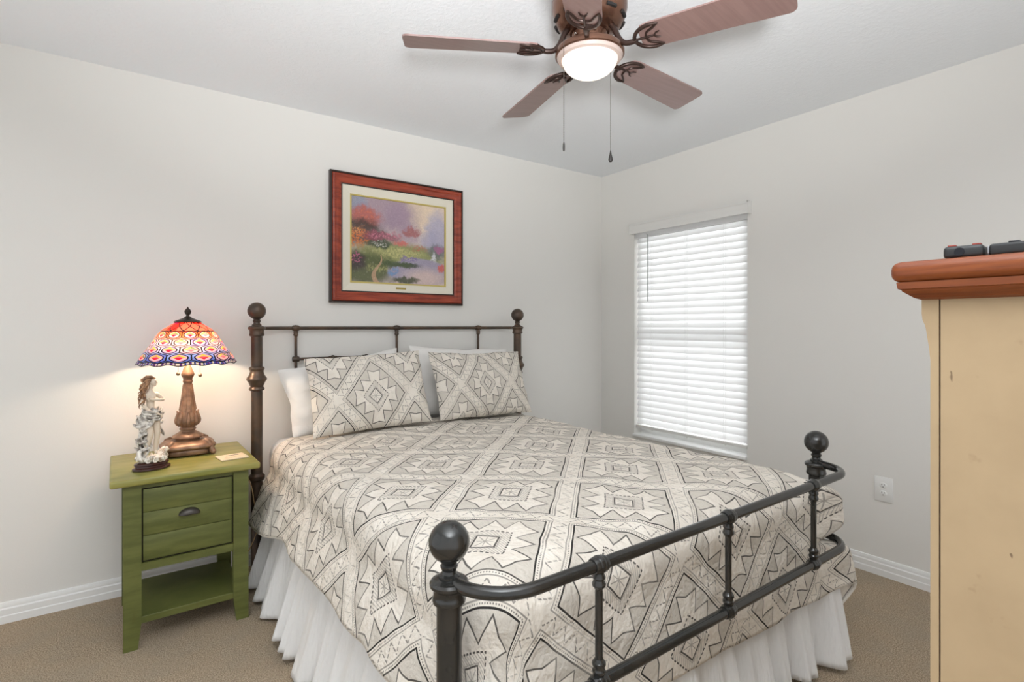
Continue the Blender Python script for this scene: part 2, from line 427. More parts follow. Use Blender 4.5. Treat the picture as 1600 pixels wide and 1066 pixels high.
# quilt ------------------------------------------------------------
def quilt_material(name, Px, Py, x0, y0, wmul=1.0):
    q = Mat(name, (222, 216, 206), 0.88, spec=0.12)
    X, Y, _ = q.xyz('UV')
    wob = (q.noise(7.0, 2, which='UV') - 0.5)
    X = X + wob * 0.014; Y = Y + (q.noise(6.0, 2, which='UV', stretch=(1, 1, 1), dist=0.4) - 0.5) * 0.014
    p = (X - x0) / Px; r = (Y - y0) / Py
    u = p + r; v = p - r
    fu = u - u.m('ROUND'); fv = v - v.m('ROUND')
    au, av = fu.abs(), fv.abs()
    mm = au.mx(av)
    sel = au.gt(av)
    t = fv * sel + fu * (1.0 - sel)
    per = 0.195
    edge = (t / per).tri() * 0.145 + 0.215
    inside = mm.lt(0.392)
    taupe = inside * mm.gt(edge)
    # small taupe block in the heart of each diamond
    heart = mm.lt(0.165) * mm.gt(0.082)
    hatch = heart * ((fu + fv) * 34.0).fr().lt(0.34) * 0.34 + heart * 0.03
    star = mm.lt(0.062) * (au.mn(av).lt(0.0035) + (au - av).abs().lt(0.006)).mn(1.0) * 0.5
    w = 0.0064 * wmul
    dash = (t * 26.0).fr().lt(0.62)
    fine = (t * 55.0).fr().lt(0.5)
    fade1 = q.noise(5.0, 3, which='UV').soft(0.28, 0.52) * 0.45 + 0.55
    fade2 = q.noise(4.0, 3, which='UV', stretch=(1, 1.3, 1), dist=1.0).soft(0.28, 0.60) * 0.65 + 0.35
    ln = mm.near(0.392, w) * fade1
    ln = ln.mx(mm.near(0.414, w * 0.8) * fine * 0.75 * fade2)
    ln = ln.mx(mm.near(0.434, w * 0.8) * 0.62 * fade2)
    ln = ln.mx((mm - edge).abs().lt(w * 1.6) * inside * 0.88 * fade1)
    ln = ln.mx(mm.near(0.165, w) * dash * 0.9)
    ln = ln.mx(mm.near(0.082, w) * 0.9).mx(mm.near(0.097, w * 0.6) * 0.45)
    ln = ln.mx(hatch).mx(star)
    ku = u.fr() - 0.5; kv = v.fr() - 0.5
    zu = (ku - ((v / 0.125).tri() - 0.5) * 0.092).abs().lt(w * 1.5) * ku.abs().lt(0.05) * kv.abs().gt(0.06)
    zv = (kv - ((u / 0.125).tri() - 0.5) * 0.092).abs().lt(w * 1.5) * kv.abs().lt(0.05) * ku.abs().gt(0.06)
    dz = ((u + v * 0.37) * 30.0).fr().lt(0.7)
    ln = ln.mx(zu.mx(zv) * dz * 0.66 * fade2)
    rib = (X * 260.0).fr().lt(0.5) * 0.12
    c = q.mix(q.noise(12, 3, which='UV').soft(0.3, 0.75), (224, 216, 204), (231, 224, 213))
    c = q.mix(taupe * (0.92 - rib), c, (203, 196, 185))
    c = q.mix(mm.lt(0.165) * 0.12, c, (200, 192, 182))
    c = q.mix(ln, c, (52, 50, 48))
    q.color(c)
    puff = q.noise(15, 4, 0.55, which='UV', dist=0.7) + q.noise(70, 2, 0.5, which='UV') * 0.35
    stitchdip = mm.near(0.392, 0.02).mx(mm.near(0.434, 0.014)).mx((mm - edge).abs().lt(0.024) * inside)
    q.bump(puff * 1.0 - stitchdip * 0.22, 0.8, 0.016)
    return q
quilt_m = quilt_material('quilt_cotton', .515, .487, -.607, .168)

QA, QB, QR = .655, .062, .105           # flat half-width, start of the foot curve, edge radius
QT = .690
def q_left(t): return .365 + .09 * sstep(1.25, 1.75, t)
def q_foot(s): return .425 + .05 * sstep(-.7, .8, s)
QHEAD = 1.80
def quilt_pt(s, t):
    """s across, t along (both unrolled, bed coordinates)"""
    dx = max(0.0, abs(s) - QA); dy = max(0.0, QB - t)
    sg = -1 if s < 0 else 1
    bx = max(-QA, min(QA, s)); by = max(QB, t)
    d = math.hypot(dx, dy)
    crown = .018 * (1 - (bx / QA) ** 2) * sstep(0, .5, by)
    z = QT + crown + .010 * mnoise.noise(Vector((s * 4.2, t * 4.2, 1.7))) + .006 * mnoise.noise(Vector((s * 11, t * 11, 4.1))) + .0022 * mnoise.noise(Vector((s * 26, t * 26, 9.1)))
    if d < 1e-6:
        return Vector((bx, by, z))
    phi = math.atan2(dy, dx)             # 0 at the side, 90 degrees at the foot
    arcl = QR * PI / 2
    if d < arcl:
        h = QR * math.sin(d / QR); vv = QR * (1 - math.cos(d / QR)); drop = 0
    else:
        drop = d - arcl; h = QR; vv = QR + drop
    side = math.cos(phi) ** 2
    sidef = (.34 if sg < 0 else .10) * sstep(.03, .20, by - dy * .3 if dy == 0 else by * side)
    if dy > 0: sidef = 0.0
    flare = sidef * side + .085 * (1 - side)
    k = sstep(0, .12, drop)
    h += flare * drop * k
    vv -= drop * (1 - math.sqrt(max(.2, 1 - flare * flare))) * k
    x = bx + sg * h * math.cos(phi); y = by - h * math.sin(phi)
    zz = z - vv
    # soft waves in the hanging part
    wv = mnoise.noise(Vector((t * 5.0, s * 1.2 + 3, 7))) if dy == 0 else mnoise.noise(Vector((s * 5.0, 2.3, t * 1.2)))
    amp = .020 * sstep(.02, .25, drop)
    if dy == 0: x += sg * (wv + .2) * amp * sstep(.05, .2, by)
    else: y -= (wv * .8) * amp * .5 * (1 - side)
    if dx > 0 and dy > 0:
        e = sstep(.02, .20, drop)
        deg = math.degrees(phi)
        if sg > 0:
            bump = sstep(40, 58, deg) * (1 - sstep(66, 90, deg))
            bump *= 1 - .95 * math.exp(-((zz - .462) / .030) ** 2)
            x += bump * (.115 * sstep(.02, .16, d) + .055 * sstep(.16, .45, d)); y -= (.048 - .020 * sstep(60, 85, deg)) * bump * sstep(.02, .12, d)
            low = sstep(.2, .5, drop); zz += low * .10 * bump
        else:
            bump = sstep(48, 64, deg) * (1 - sstep(66, 86, deg))
            y -= .020 * bump * e
            x += .02 * math.sin((deg - 45) * .35) * e * sstep(48, 60, deg)
            zz += .06 * sstep(.2, .5, drop) * sstep(20, 45, deg) * (1 - sstep(45, 70, deg))
    return Vector((x, y, max(zz, .19)))
NU, NV = 210, 220
m = MB()
def q_st(a, b):
    # a: left hem .. right hem ; b: foot hem .. head end
    t_lin = -1 + 2 * a
    arcl = 0
    # t first (needs hem length at this s); s hem length needs t : iterate once
    s = (-(QA + q_left(1.0)) if t_lin < 0 else (QA + .38)) * abs(t_lin)
    tf = QB - q_foot(s)
    t = tf + (QHEAD - tf) * b
    s = (-(QA + q_left(t)) if t_lin < 0 else (QA + .38)) * abs(t_lin)
    return s, t
m.grid(NU, NV, lambda a, b: quilt_pt(*q_st(a, b)), lambda a, b: q_st(a, b))
qo = bedded(m.build('quilt', quilt_m)); tag(qo, 'off-white quilt with stitched taupe diamond pattern spread over the bed', 'quilt')
so = qo.modifiers.new('thick', 'SOLIDIFY'); so.thickness = .010; so.offset = 1
# rolled hem
binding_m = Mat('quilt_binding', (222, 217, 208), 0.88, spec=.12)
hem = [quilt_pt(*q_st(0, b / 160)) for b in range(160, -1, -1)] + [quilt_pt(*q_st(a / 200, 0)) for a in range(1, 201)] + [quilt_pt(*q_st(1, b / 160)) for b in range(1, 161)]
m = MB(); m.tube(hem, .0075, 8); hb = m.build('binding', binding_m, qo)

# ruffled bed skirt
skirt_m = Mat('skirt_cotton', (231, 230, 228), 0.85, spec=0.12); skirt_m.bump(skirt_m.noise(34, 3, .55, stretch=(1, 1, .10)), .9, .014)
sk = thing('bed_skirt', 'gathered white bed skirt hanging to the carpet beneath the quilt', 'bed skirt', (BX, BY, 0), BR)
def fold(a, seed):
    # irregular gathers
    p = a + .018 * mnoise.noise(Vector((a * 6, seed, 0)))
    p = a + .06 * mnoise.noise(Vector((a * 4, seed, 0))); w_ = .5 + .5 * mnoise.noise(Vector((a * 5, seed + 9, 2)))
    return math.sin(p * 2 * PI / .165) * .50 + math.sin(p * 2 * PI / .085 + 1.3 + seed) * (.15 + .45 * w_) + 1.1 * mnoise.noise(Vector((a * 6, seed, 3)))
def panel(name, fn, length, n, out, seed, flare):
    m = MB(); nz = 22; ztop = .43
    def pt(u, v):
        a = u * length; p0 = Vector(fn(a)); o_ = Vector(out)
        dpt = 1 - v                             # 0 top .. 1 bottom
        amp = .002 + .040 * dpt ** .85
        z = .012 + (ztop - .012) * v
        lo = .010 + .026 * mnoise.noise(Vector((a * 4, seed, 8)))
        off = fold(a + .03 * dpt * mnoise.noise(Vector((a * 3, seed + 5, dpt))), seed) * amp + flare(a) * dpt ** 1.2
        q = p0 + o_ * off; q.z = z + lo * dpt; return q
    m.grid(n, nz, pt)
    o = m.build(name, skirt_m, sk); sm = o.modifiers.new('thick', 'SOLIDIFY'); sm.thickness = .0015; return o
panel('side_panel', lambda a: (-.752, .115 + a, 0), 1.74, 420, (-1, 0, 0), 2.0, lambda a: .095 * sstep(0, .2, a))
panel('side_panel', lambda a: (.750, .115 + a, 0), 1.74, 300, (1, 0, 0), 5.0, lambda a: .05 * sstep(0, .15, a))
panel('foot_panel', lambda a: (-.765 + a, -.022 - .026 * sstep(.66, .75, -.765 + a), 0), 1.600, 420, (0, -1, 0), 9.0, lambda a: .060)

# ------------------------------------------------------------------ pillows
def pillow_mesh(name, wd_, ht, th, mat, seed, parent=None, flange=0.0, corner=.05):
    m = MB(); n = 44
    lay = m.bm.loops.layers.uv.verify()
    def P(u, v, s_):
        x = wd_ / 2 * u * (1 - corner * (1 - v * v)); z = ht / 2 * v * (1 - corner * (1 - u * u))
        eu = max(0, 1 - abs(u) ** 2.6); ev = max(0, 1 - abs(v) ** 2.6)
        y = s_ * th / 2 * (eu * ev) ** .52
        k = (eu * ev) ** .5
        y += s_ * .010 * mnoise.noise(Vector((u * 3 + seed, v * 3, s_))) * k + s_ * .004 * mnoise.noise(Vector((u * 9 + seed, v * 9, s_))) * k
        x += .007 * mnoise.noise(Vector((seed, v * 3, 1))); z += .007 * mnoise.noise(Vector((u * 3, seed, 2)))
        y += .012 * mnoise.noise(Vector((u * 2.2, v * 2.2, seed + 5)))
        return Vector((x, y, z))
    V = {}
    for s_ in (-1, 1):
        for i in range(n + 1):
            for j in range(n + 1):
                u, v = -1 + 2 * i / n, -1 + 2 * j / n
                b_ = i in (0, n) or j in (0, n)
                if s_ == 1 and b_: V[s_, i, j] = V[-1, i, j]
                else: V[s_, i, j] = m.bm.verts.new(P(u, v, s_))
        for i in range(n):
            for j in range(n):
                ids = [(i, j), (i + 1, j), (i + 1, j + 1), (i, j + 1)]
                f = m.bm.faces.new([V[s_, a, b_] for a, b_ in (ids if s_ == -1 else ids[::-1])])
                for l, (a, b_) in zip(f.loops, ids if s_ == -1 else ids[::-1]):
                    l[lay].uv = ((-1 + 2 * a / n) * wd_ / 2, (-1 + 2 * b_ / n) * ht / 2)
    o = m.build(name, mat, parent)
    return o
def place(o, loc, tilt, roll, yaw):
    # pillow face looks towards -y; tilt leans the top back (+y)
    o.rotation_mode = 'XYZ'
    Mx = Matrix.Translation(loc) @ Matrix.Rotation(yaw, 4, 'Z') @ Matrix.Rotation(-tilt, 4, 'X') @ Matrix.Rotation(-roll, 4, 'Y')
    o.matrix_world = Mx; return o
R_ = math.radians
sham_m = quilt_material('sham_cotton', .40, .50, .012, -.045, 1.0)
sham2_m = quilt_material('sham_cotton_b', .37, .47, -.01, -.015, 1.0)
o = place(pillow_mesh('patterned_pillow', .605, .405, .14, sham_m, 3.1, corner=.035), (1.010, 2.690, .912), R_(23), R_(3.2), R_(-7))
tag(o, 'quilted diamond-pattern pillow nearer the lamp, leaning on a white pillow', 'pillow', 'patterned pillows')
o = place(pillow_mesh('patterned_pillow', .65, .40, .14, sham2_m, 8.3, corner=.035), (1.700, 2.700, .908), R_(23), R_(-1.5), R_(3))
tag(o, 'quilted diamond-pattern pillow on the window side of the bed', 'pillow', 'patterned pillows')
o = place(pillow_mesh('white_pillow', .67, .36, .15, sheet_m, 5.5, corner=.06), (.965, 2.885, .900), R_(17), R_(9), R_(0))
tag(o, 'plain white pillow sticking out at the lamp side behind a patterned pillow', 'pillow', 'white pillows')
o = place(pillow_mesh('white_pillow', .70, .42, .15, sheet_m, 12.5, corner=.06), (1.690, 2.888, .915), R_(17), R_(-3), R_(0))
tag(o, 'plain white pillow mostly hidden behind the window-side patterned pillow', 'pillow', 'white pillows')

# ------------------------------------------------------------------ nightstand
green_m = Mat('green_painted_wood', (118, 124, 58), 0.42, spec=0.45)
g1 = green_m.noise(6, 4, 0.6, stretch=(1, 1, 6)); g2 = green_m.noise(30, 3, 0.6, stretch=(1, 1, .2))
gc = green_m.mix(g1.soft(0.3, 0.7), (86, 92, 44), (104, 108, 56))
gc = green_m.mix(g2.soft(0.62, 0.78) * 0.25, gc, (84, 74, 34))
green_m.color(gc); green_m.bump(g2, 0.10, 0.003)
greentop_m = Mat('green_worn_top', (142, 140, 66), 0.36, spec=0.5)
h1 = greentop_m.noise(5, 4, 0.6, stretch=(.6, 5, 1)); h2 = greentop_m.noise(22, 3, 0.6, stretch=(.15, 2, 1))
hc = greentop_m.mix(h1.soft(0.3, 0.7), (122, 124, 54), (150, 144, 78))
hc = greentop_m.mix(h2.soft(0.6, 0.75) * 0.3, hc, (112, 100, 48)); greentop_m.color(hc); greentop_m.bump(h2, .08, .003)
groove_m = Mat('dark_gap', (38, 34, 20), 0.8)
pull_m = Mat('pewter_pull', (74, 70, 66), 0.35, metal=.6)
NX, NY, NR = 0.188, 2.76, 0.020
ns = thing('nightstand', 'green painted wooden nightstand with one drawer and a low shelf', 'nightstand', (NX, NY, 0), NR)
TW, TD = .260, .262
m = MB(); m.box((-TW, -TD, .637), (TW, TD, .665), .008, seg=3); m.build('top', greentop_m, ns)
LW = .058; LX = .218; LY = .235
for sx in (-1, 1):
    for sy in (-1, 1):
        m = MB()
        x0, x1 = sorted((sx * LX, sx * (LX - LW)))
        y0, y1 = sorted((sy * LY, sy * (LY - .034)))
        inn = (LX - LW) * sx
        # inner edge tapers off near the floor
        poly = [(sx * LX, 0), (sx * LX, .637), (inn, .637), (inn, .10), (inn + sx * .012, .0)]
        m.prism(poly, 1, y0, y1); m.build('leg', green_m, ns, smooth=False)
for sx in (-1, 1):
    m = MB(); xx = sx * (LX - .012)
    m.box((xx - .008, -LY + .034, .30), (xx + .008, LY - .034, .637)); m.build('side_panel', green_m, ns, smooth=False)
m = MB(); m.box((-LX + LW, LY - .030, .30), (LX - LW, LY - .014, .637)); m.build('back_panel', green_m, ns, smooth=False)
m = MB(); m.box((-LX + LW, -LY + .004, .298), (LX - LW, -LY + .026, .328)); m.box((-LX + .02, -LY + .034, .300), (LX - .02, LY - .034, .308)); m.build('lower_rail', green_m, ns, smooth=False)
m = MB(); m.box((-LX + LW, -LY + .010, .617), (LX - LW, -LY + .028, .637)); m.build('upper_rail', green_m, ns, smooth=False)
m = MB(); m.box((-LX + .02, -LY + .008, .092), (LX - .02, LY - .085, .120), .003); m.build('shelf', green_m, ns, smooth=False)
m = MB(); m.box((-LX + LW, -LY + .0165, .328), (LX - LW, -LY + .0215, .617)); m.build('drawer_gap', groove_m, ns, smooth=False)
dw = MB(); x0 = -LX + LW + .005; x1 = LX - LW - .005; zs = [.334, .431, .522, .613]
for a, b_ in zip(zs, zs[1:]):
    dw.box((x0, -LY + .008, a + .0008), (x1, -LY + .0165, b_ - .0008), .0015)
dr = dw.build('drawer', green_m, ns)
# half-round cup pull
m = MB()
def cup(u, v):
    a = PI * u; e = PI / 2 * v
    return Vector((-.038 * math.cos(a) * 1.0, -LY + .008 - .022 * math.sin(e) * math.sin(a) ** .6, .487 + .026 * math.sin(a) * math.cos(e) * 1.0))
m.grid(24, 10, cup); cu = m.build('cup_pull', pull_m, dr); sm = cu.modifiers.new('t', 'SOLIDIFY'); sm.thickness = .002

# small plaque lying on the nightstand
card_m = Mat('cream_card', (226, 208, 176), 0.6); cardtop_m = Mat('pencil_grey', (150, 134, 112), 0.7)
pq = thing('small_plaque', 'small cream plaque with an engraved strip, lying on the nightstand beside the lamp', 'plaque', (.366, 2.652, .6655), .14)
m = MB(); m.box((-.056, -.045, 0), (.056, .055, .006), .002); m.build('plate', card_m, pq)
m = MB(); m.box((-.020, .020, .0058), (.032, .030, .0066)); m.build('engraved_strip', cardtop_m, pq, smooth=False)
m = MB(); m.box((-.040, -.026, .0058), (.010, -.022, .0064)); m.box((-.034, -.010, .0058), (.030, -.0065, .0064)); m.build('engraved_line', Mat('tan_ink', (196, 172, 138), .7), pq, smooth=False)

# ------------------------------------------------------------------ table lamp
lampm = Mat('lamp_bronze', (140, 98, 66), 0.40, metal=0.3)
lampm.color(lampm.mix(lampm.noise(28, 3).soft(0.35, 0.7), (118, 90, 70), (156, 122, 96)))
lead_m = Mat('lead_cap', (62, 50, 42), 0.4, metal=.5)
LXc, LYc, LZ = .212, 2.868, .6655
tl = thing('table_lamp', 'bronze table lamp with a domed stained-glass shade, standing on the nightstand', 'lamp', (LXc, LYc, LZ))
m = MB()
# four-lobed plinth
def lobe(z, r, a): return r * (1 + .10 * math.cos(4 * (a - PI / 4)))
rows = [(0.0, .098), (.004, .102), (.023, .101), (.027, .096), (.029, .116), (.033, .119), (.039, .118), (.047, .109), (.055, .093), (.059, .074), (.060, .060)]
V = []
for z, r in rows:
    V.append([m.bm.verts.new((lobe(z, r, 2 * PI * k / 48) * math.cos(2 * PI * k / 48), lobe(z, r, 2 * PI * k / 48) * math.sin(2 * PI * k / 48) * .92, z + .004)) for k in range(48)])
for a, b_ in zip(V, V[1:]):
    for k in range(48): m.bm.faces.new((a[k], a[(k + 1) % 48], b_[(k + 1) % 48], b_[k]))
m.bm.faces.new(V[0]); m.bm.faces.new(V[-1])
base = m.build('base', lampm, tl, angle=55)
for k in range(4):
    a = PI / 4 + k * PI / 2
    m = MB(); cx_, cy_ = .112 * math.cos(a), .103 * math.sin(a)
    m.tube([(cx_ * .8, cy_ * .8, .062), (cx_ * .98, cy_ * .98, .052), (cx_ * 1.1, cy_ * 1.1, .030), (cx_ * 1.14, cy_ * 1.14, .016), (cx_ * 1.22, cy_ * 1.22, .011)], [.012, .014, .012, .013, .008], 10)
    m.ball((cx_ * 1.18, cy_ * 1.18, .0125), .012, 12)
    m.build('claw_foot', lampm, base)
m = MB()
m.lathe([(.060, .060), (.052, .064), (.049, .067), (.050, .070), (.060, .074), (.063, .079), (.060, .085), (.046, .093), (.037, .099), (.030, .104), (.029, .108), (.033, .111), (.034, .115), (.031, .119), (.028, .122), (.034, .130), (.042, .140),
         (.045, .150), (.043, .165), (.036, .185), (.032, .200), (.025, .250), (.0195, .300), (.0175, .322), (.019, .326), (.0205, .331), (.0185, .336), (.0195, .345), (.025, .355), (.027, .362), (.024, .372), (.019, .382), (.0175, .390), (.012, .400), (.010, .41), (.010, .585), (0, .586)], (0, 0, 0), 40)
stem = m.build('stem', lampm, tl, angle=35)
for k in range(8):
    a = 2 * PI * k / 8
    m = MB(); pts = []
    for q, (r, z) in enumerate(((.032, .126), (.0425, .140), (.0445, .153), (.0415, .170), (.0385, .185), (.043, .197))):
        pts.append((r * math.cos(a), r * math.sin(a), z))
    m.stube(pts, [.003, .008, .009, .008, .006, .002], 10); m.build('leaf', lampm, stem)
for k in range(10):
    a = 2 * PI * k / 10
    m = MB(); m.tube([(.0325 * math.cos(a), .0325 * math.sin(a), .200), (.0250 * math.cos(a), .0250 * math.sin(a), .250), (.0182 * math.cos(a), .0182 * math.sin(a), .316)], [.0038, .003, .002], 6); m.build('flute', lampm, stem)
# shade
SH0, SH1, SR0, SR1 = .418, .604, .200, .046
def shade_r(v):      # v 0 bottom .. 1 top
    pts = [(0, .200), (.07, .191), (.15, .183), (.25, .170), (.34, .158), (.44, .146), (.53, .135), (.64, .124), (.74, .111), (.82, .095), (.89, .075), (.95, .058), (1, .046)]
    for (a, ra), (b_, rb) in zip(pts, pts[1:]):
        if v <= b_: return ra + (rb - ra) * (v - a) / (b_ - a)
    return .046
def shade_z(v): return SH0 + (SH1 - SH0) * v
sh = Mat('stained_glass', (255, 255, 255), 0.25, spec=.4)
U, Vv, _ = sh.xyz('UV')
swirl = sh.noise(14, 3, .6, which='UV', dist=1.5)
tone = Vv + (swirl - .5) * .16
# field glass by height: blue hem, lilac and white, orange, red crown
c = sh.mix(tone.soft(.04, .20), (66, 92, 184), (172, 186, 230))
c = sh.mix(tone.soft(.20, .38), c, (236, 214, 224))
c = sh.mix(tone.soft(.50, .68), c, (240, 150, 96))
c = sh.mix(tone.soft(.70, .84), c, (220, 78, 58))
cell = sh.nt.nodes.new('ShaderNodeTexWhiteNoise'); cell.noise_dimensions = '2D'
rowh = .175
rowi = ((Vv - .07) / rowh).m('FLOOR')
odd = (rowi * .5).fr().gt(.25) * .5
cu_ = U * 12.0 + odd
fx = cu_.fr() - .5; fy = ((Vv - .07) / rowh).fr() - .5
cmb = sh.nt.nodes.new('ShaderNodeCombineXYZ'); sh.nt.links.new(cu_.m('FLOOR').k, cmb.inputs[0]); sh.nt.links.new(rowi.k, cmb.inputs[1]); sh.nt.links.new(cmb.outputs[0], cell.inputs[0])
rnd = S(sh.nt, cell.outputs[0])
c = sh.mix(rnd.gt(.62) * .38, c, (250, 196, 170)); c = sh.mix(rnd.lt(.22) * .40, c, (90, 84, 190))
eyes_on = Vv.gt(.07) * Vv.lt(.07 + rowh * 4)
ex = (fx / .37); ey = (fy / .43)
ee = (ex * ex + ey * ey)
dia = fx.abs() / .345 + (fy + .01).abs() / .41
eye = ee.lt(1.0) * eyes_on
c = sh.mix(eye * .9, c, (226, 190, 194)); c = sh.mix(eye * rnd.lt(.4) * .6, c, (176, 160, 214))
up = fy.gt(-.01)
c = sh.mix(eye * dia.lt(1.0) * up, c, (232, 206, 104)); c = sh.mix(eye * dia.lt(1.0) * up * fx.gt(0.0) * rnd.gt(.35), c, (110, 164, 104))
c = sh.mix(eye * dia.lt(1.0) * (1.0 - up), c, (236, 196, 200))
c = sh.mix(eye * dia.lt(.62), c, (206, 46, 84)); c = sh.mix(eye * dia.lt(.62) * rnd.gt(.55), c, (236, 140, 150)); c = sh.mix(eye * dia.lt(.62) * up * .35, c, (250, 220, 210))
hemband = Vv.lt(.055)
c = sh.mix(hemband * (U * 70.0 + rnd).fr().lt(.6), c, (226, 216, 206)); c = sh.mix(hemband * (U * 35.0).fr().lt(.25), c, (120, 60, 150))
lw = .055
lead = fx.abs().gt(.5 - lw * .55) * eyes_on * (1.0 - eye)
lead = lead.mx((ee - 1.0).abs().lt(.17) * eyes_on)
lead = lead.mx((dia - 1.0).abs().lt(.10) * eye).mx((dia - .62).abs().lt(.08) * eye).mx(fx.abs().lt(.022) * dia.gt(.62) * dia.lt(1.0) * up * eye)
lead = fx.abs().gt(.5 - lw * .6) * fy.abs().lt(.36) * eyes_on * (1.0 - eye)
lead = lead.mx((ee - 1.0).abs().lt(.17) * eyes_on)
lead = lead.mx((fy.abs() - (0.66 - fx.abs() * 0.64)).abs().lt(.048) * eyes_on * (1.0 - eye))
crown_rows = Vv.gt(.77)
lead = lead.mx(crown_rows * ((U * 12.0 + (Vv * 4.5)).fr().lt(.11))).mx(crown_rows * ((U * 12.0 - (Vv * 4.5)).fr().lt(.11)))
lead = lead.mx(Vv.near(.062, .008)).mx(Vv.near(.77, .008)).mx(Vv.lt(.012)).mx(hemband * (U * 70.0).fr().lt(.12))
c2_ = sh.mix(lead, c, (36, 30, 28))
sh.color(c2_); sh.translucent(c2_, (1.0 - lead) * .56)
m = MB(); SU = 112
def shp(u, v):
    a = 2 * PI * u; r = shade_r(v); z = shade_z(v)
    sc2 = (.5 + .5 * math.cos(a * 14)) * sstep(.16, 0, v) if v < .16 else 0
    return Vector((r * math.cos(a), r * math.sin(a), z - .007 * sc2))
m.grid(SU, 26, shp, lambda u, v: (u, v), closed_u=True)
shade = m.build('shade', sh, tl)
sm = shade.modifiers.new('t', 'SOLIDIFY'); sm.thickness = .002
m = MB(); m.lathe([(.052, .598), (.056, .603), (.050, .608), (.034, .614), (.016, .622), (.010, .628), (0, .628)], (0, 0, 0), 32); m.build('cap', lead_m, shade)
m = MB(); m.lathe([(.004, .620), (.008, .628), (.006, .634), (.012, .641), (.013, .650), (.008, .658), (.005, .664), (.001, .672), (0, .672)], (0, 0, 0), 16)
for k in range(6):
    a = k * PI / 3; m.tube([(.009 * math.cos(a), .009 * math.sin(a), .640), (.013 * math.cos(a + .5), .013 * math.sin(a + .5), .652), (.005 * math.cos(a + 1), .005 * math.sin(a + 1), .664)], [.003, .003, .001], 6)
m.build('finial', lead_m, tl)
for px_, py_, zb in ((-.040, -.030, .376), (.046, -.034, .366)):
    m = MB(); m.tube([(px_, py_, .50), (px_, py_, zb)], .0009, 6); pc = m.build('pull_chain', lead_m, tl)
    m = MB(); m.ball((px_, py_, zb - .008), .0085, 14); m.build('chain_ball', Mat('aged_brass', (120, 104, 84), .35, metal=.6), pc)
bulb_m = Mat('lit_bulb', (255, 236, 205), .4); bulb_m.emit((255, 226, 180), 14.0)
for s_ in (-1, 1):
    m = MB(); m.tube([(0, 0, .500), (s_ * .03, 0, .500), (s_ * .045, 0, .500)], [.006, .006, .009], 10); sk_ = m.build('socket', lead_m, tl)
    m = MB(); m.ball((s_ * .075, 0, .500), .024, 18); m.build('bulb', bulb_m, sk_)
m = MB(); m.stube([(.0, .100, .006), (.0, .138, .005), (.004, .158, .000), (.03, .166, -.05), (.14, .172, -.13), (.215, .14, -.15), (.248, .06, -.155), (.258, -.01, -.175), (.266, -.034, -.22), (.272, -.038, -.27), (.288, -.034, -.33), (.298, -.022, -.375), (.27, -.025, -.46), (.235, .0, -.55), (.225, .06, -.64)], [.0022] * 15, 8, 4); m.build('power_cord', Mat('tan_cord', (178, 146, 104), .6), tl)
for s_ in (-1, 1):
    bu = lamp('lamp_bulb_light', 'POINT', (LXc + s_ * .02, LYc - .055 , LZ + .487), BULB_W, (1.0, .82, .60), shadow_soft_size=.02)

# ------------------------------------------------------------------ figurine
ivory_m = Mat('ivory_porcelain', (222, 206, 186), 0.42, spec=.45)
grey_m = Mat('grey_porcelain', (196, 190, 180), 0.5)
gz = grey_m.noise(60, 3, .6); grey_m.color(grey_m.mix(gz.soft(.38, .62), (140, 132, 124), (222, 216, 206)))
hair_m = Mat('brown_hair_glaze', (140, 96, 62), 0.45)
hz = hair_m.noise(70, 3, .6); hair_m.color(hair_m.mix(hz.soft(.35, .65), (92, 62, 42), (172, 130, 92)))
shell_m = Mat('shell_white', (230, 222, 208), 0.45); hz = shell_m.noise(45, 3, .6); shell_m.color(shell_m.mix(hz.soft(.34, .55), (176, 156, 132), (238, 232, 222)))
wood_b = Mat('mahogany_base', (62, 28, 22), 0.22, spec=.6)
fg = thing('figurine', 'ivory figurine of a long-haired woman in a swirling drape, at the front of the nightstand', 'figurine', (.068, 2.642, .6655), .25)
m = MB(); m.lathe([(.060, 0), (.064, .003), (.063, .009), (.055, .013), (.054, .018), (.058, .022), (.057, .027), (.050, .030), (0, .030)], (0, 0, 0), 40, sx=1.06, sy=.72); m.build('wooden_base', wood_b, fg)
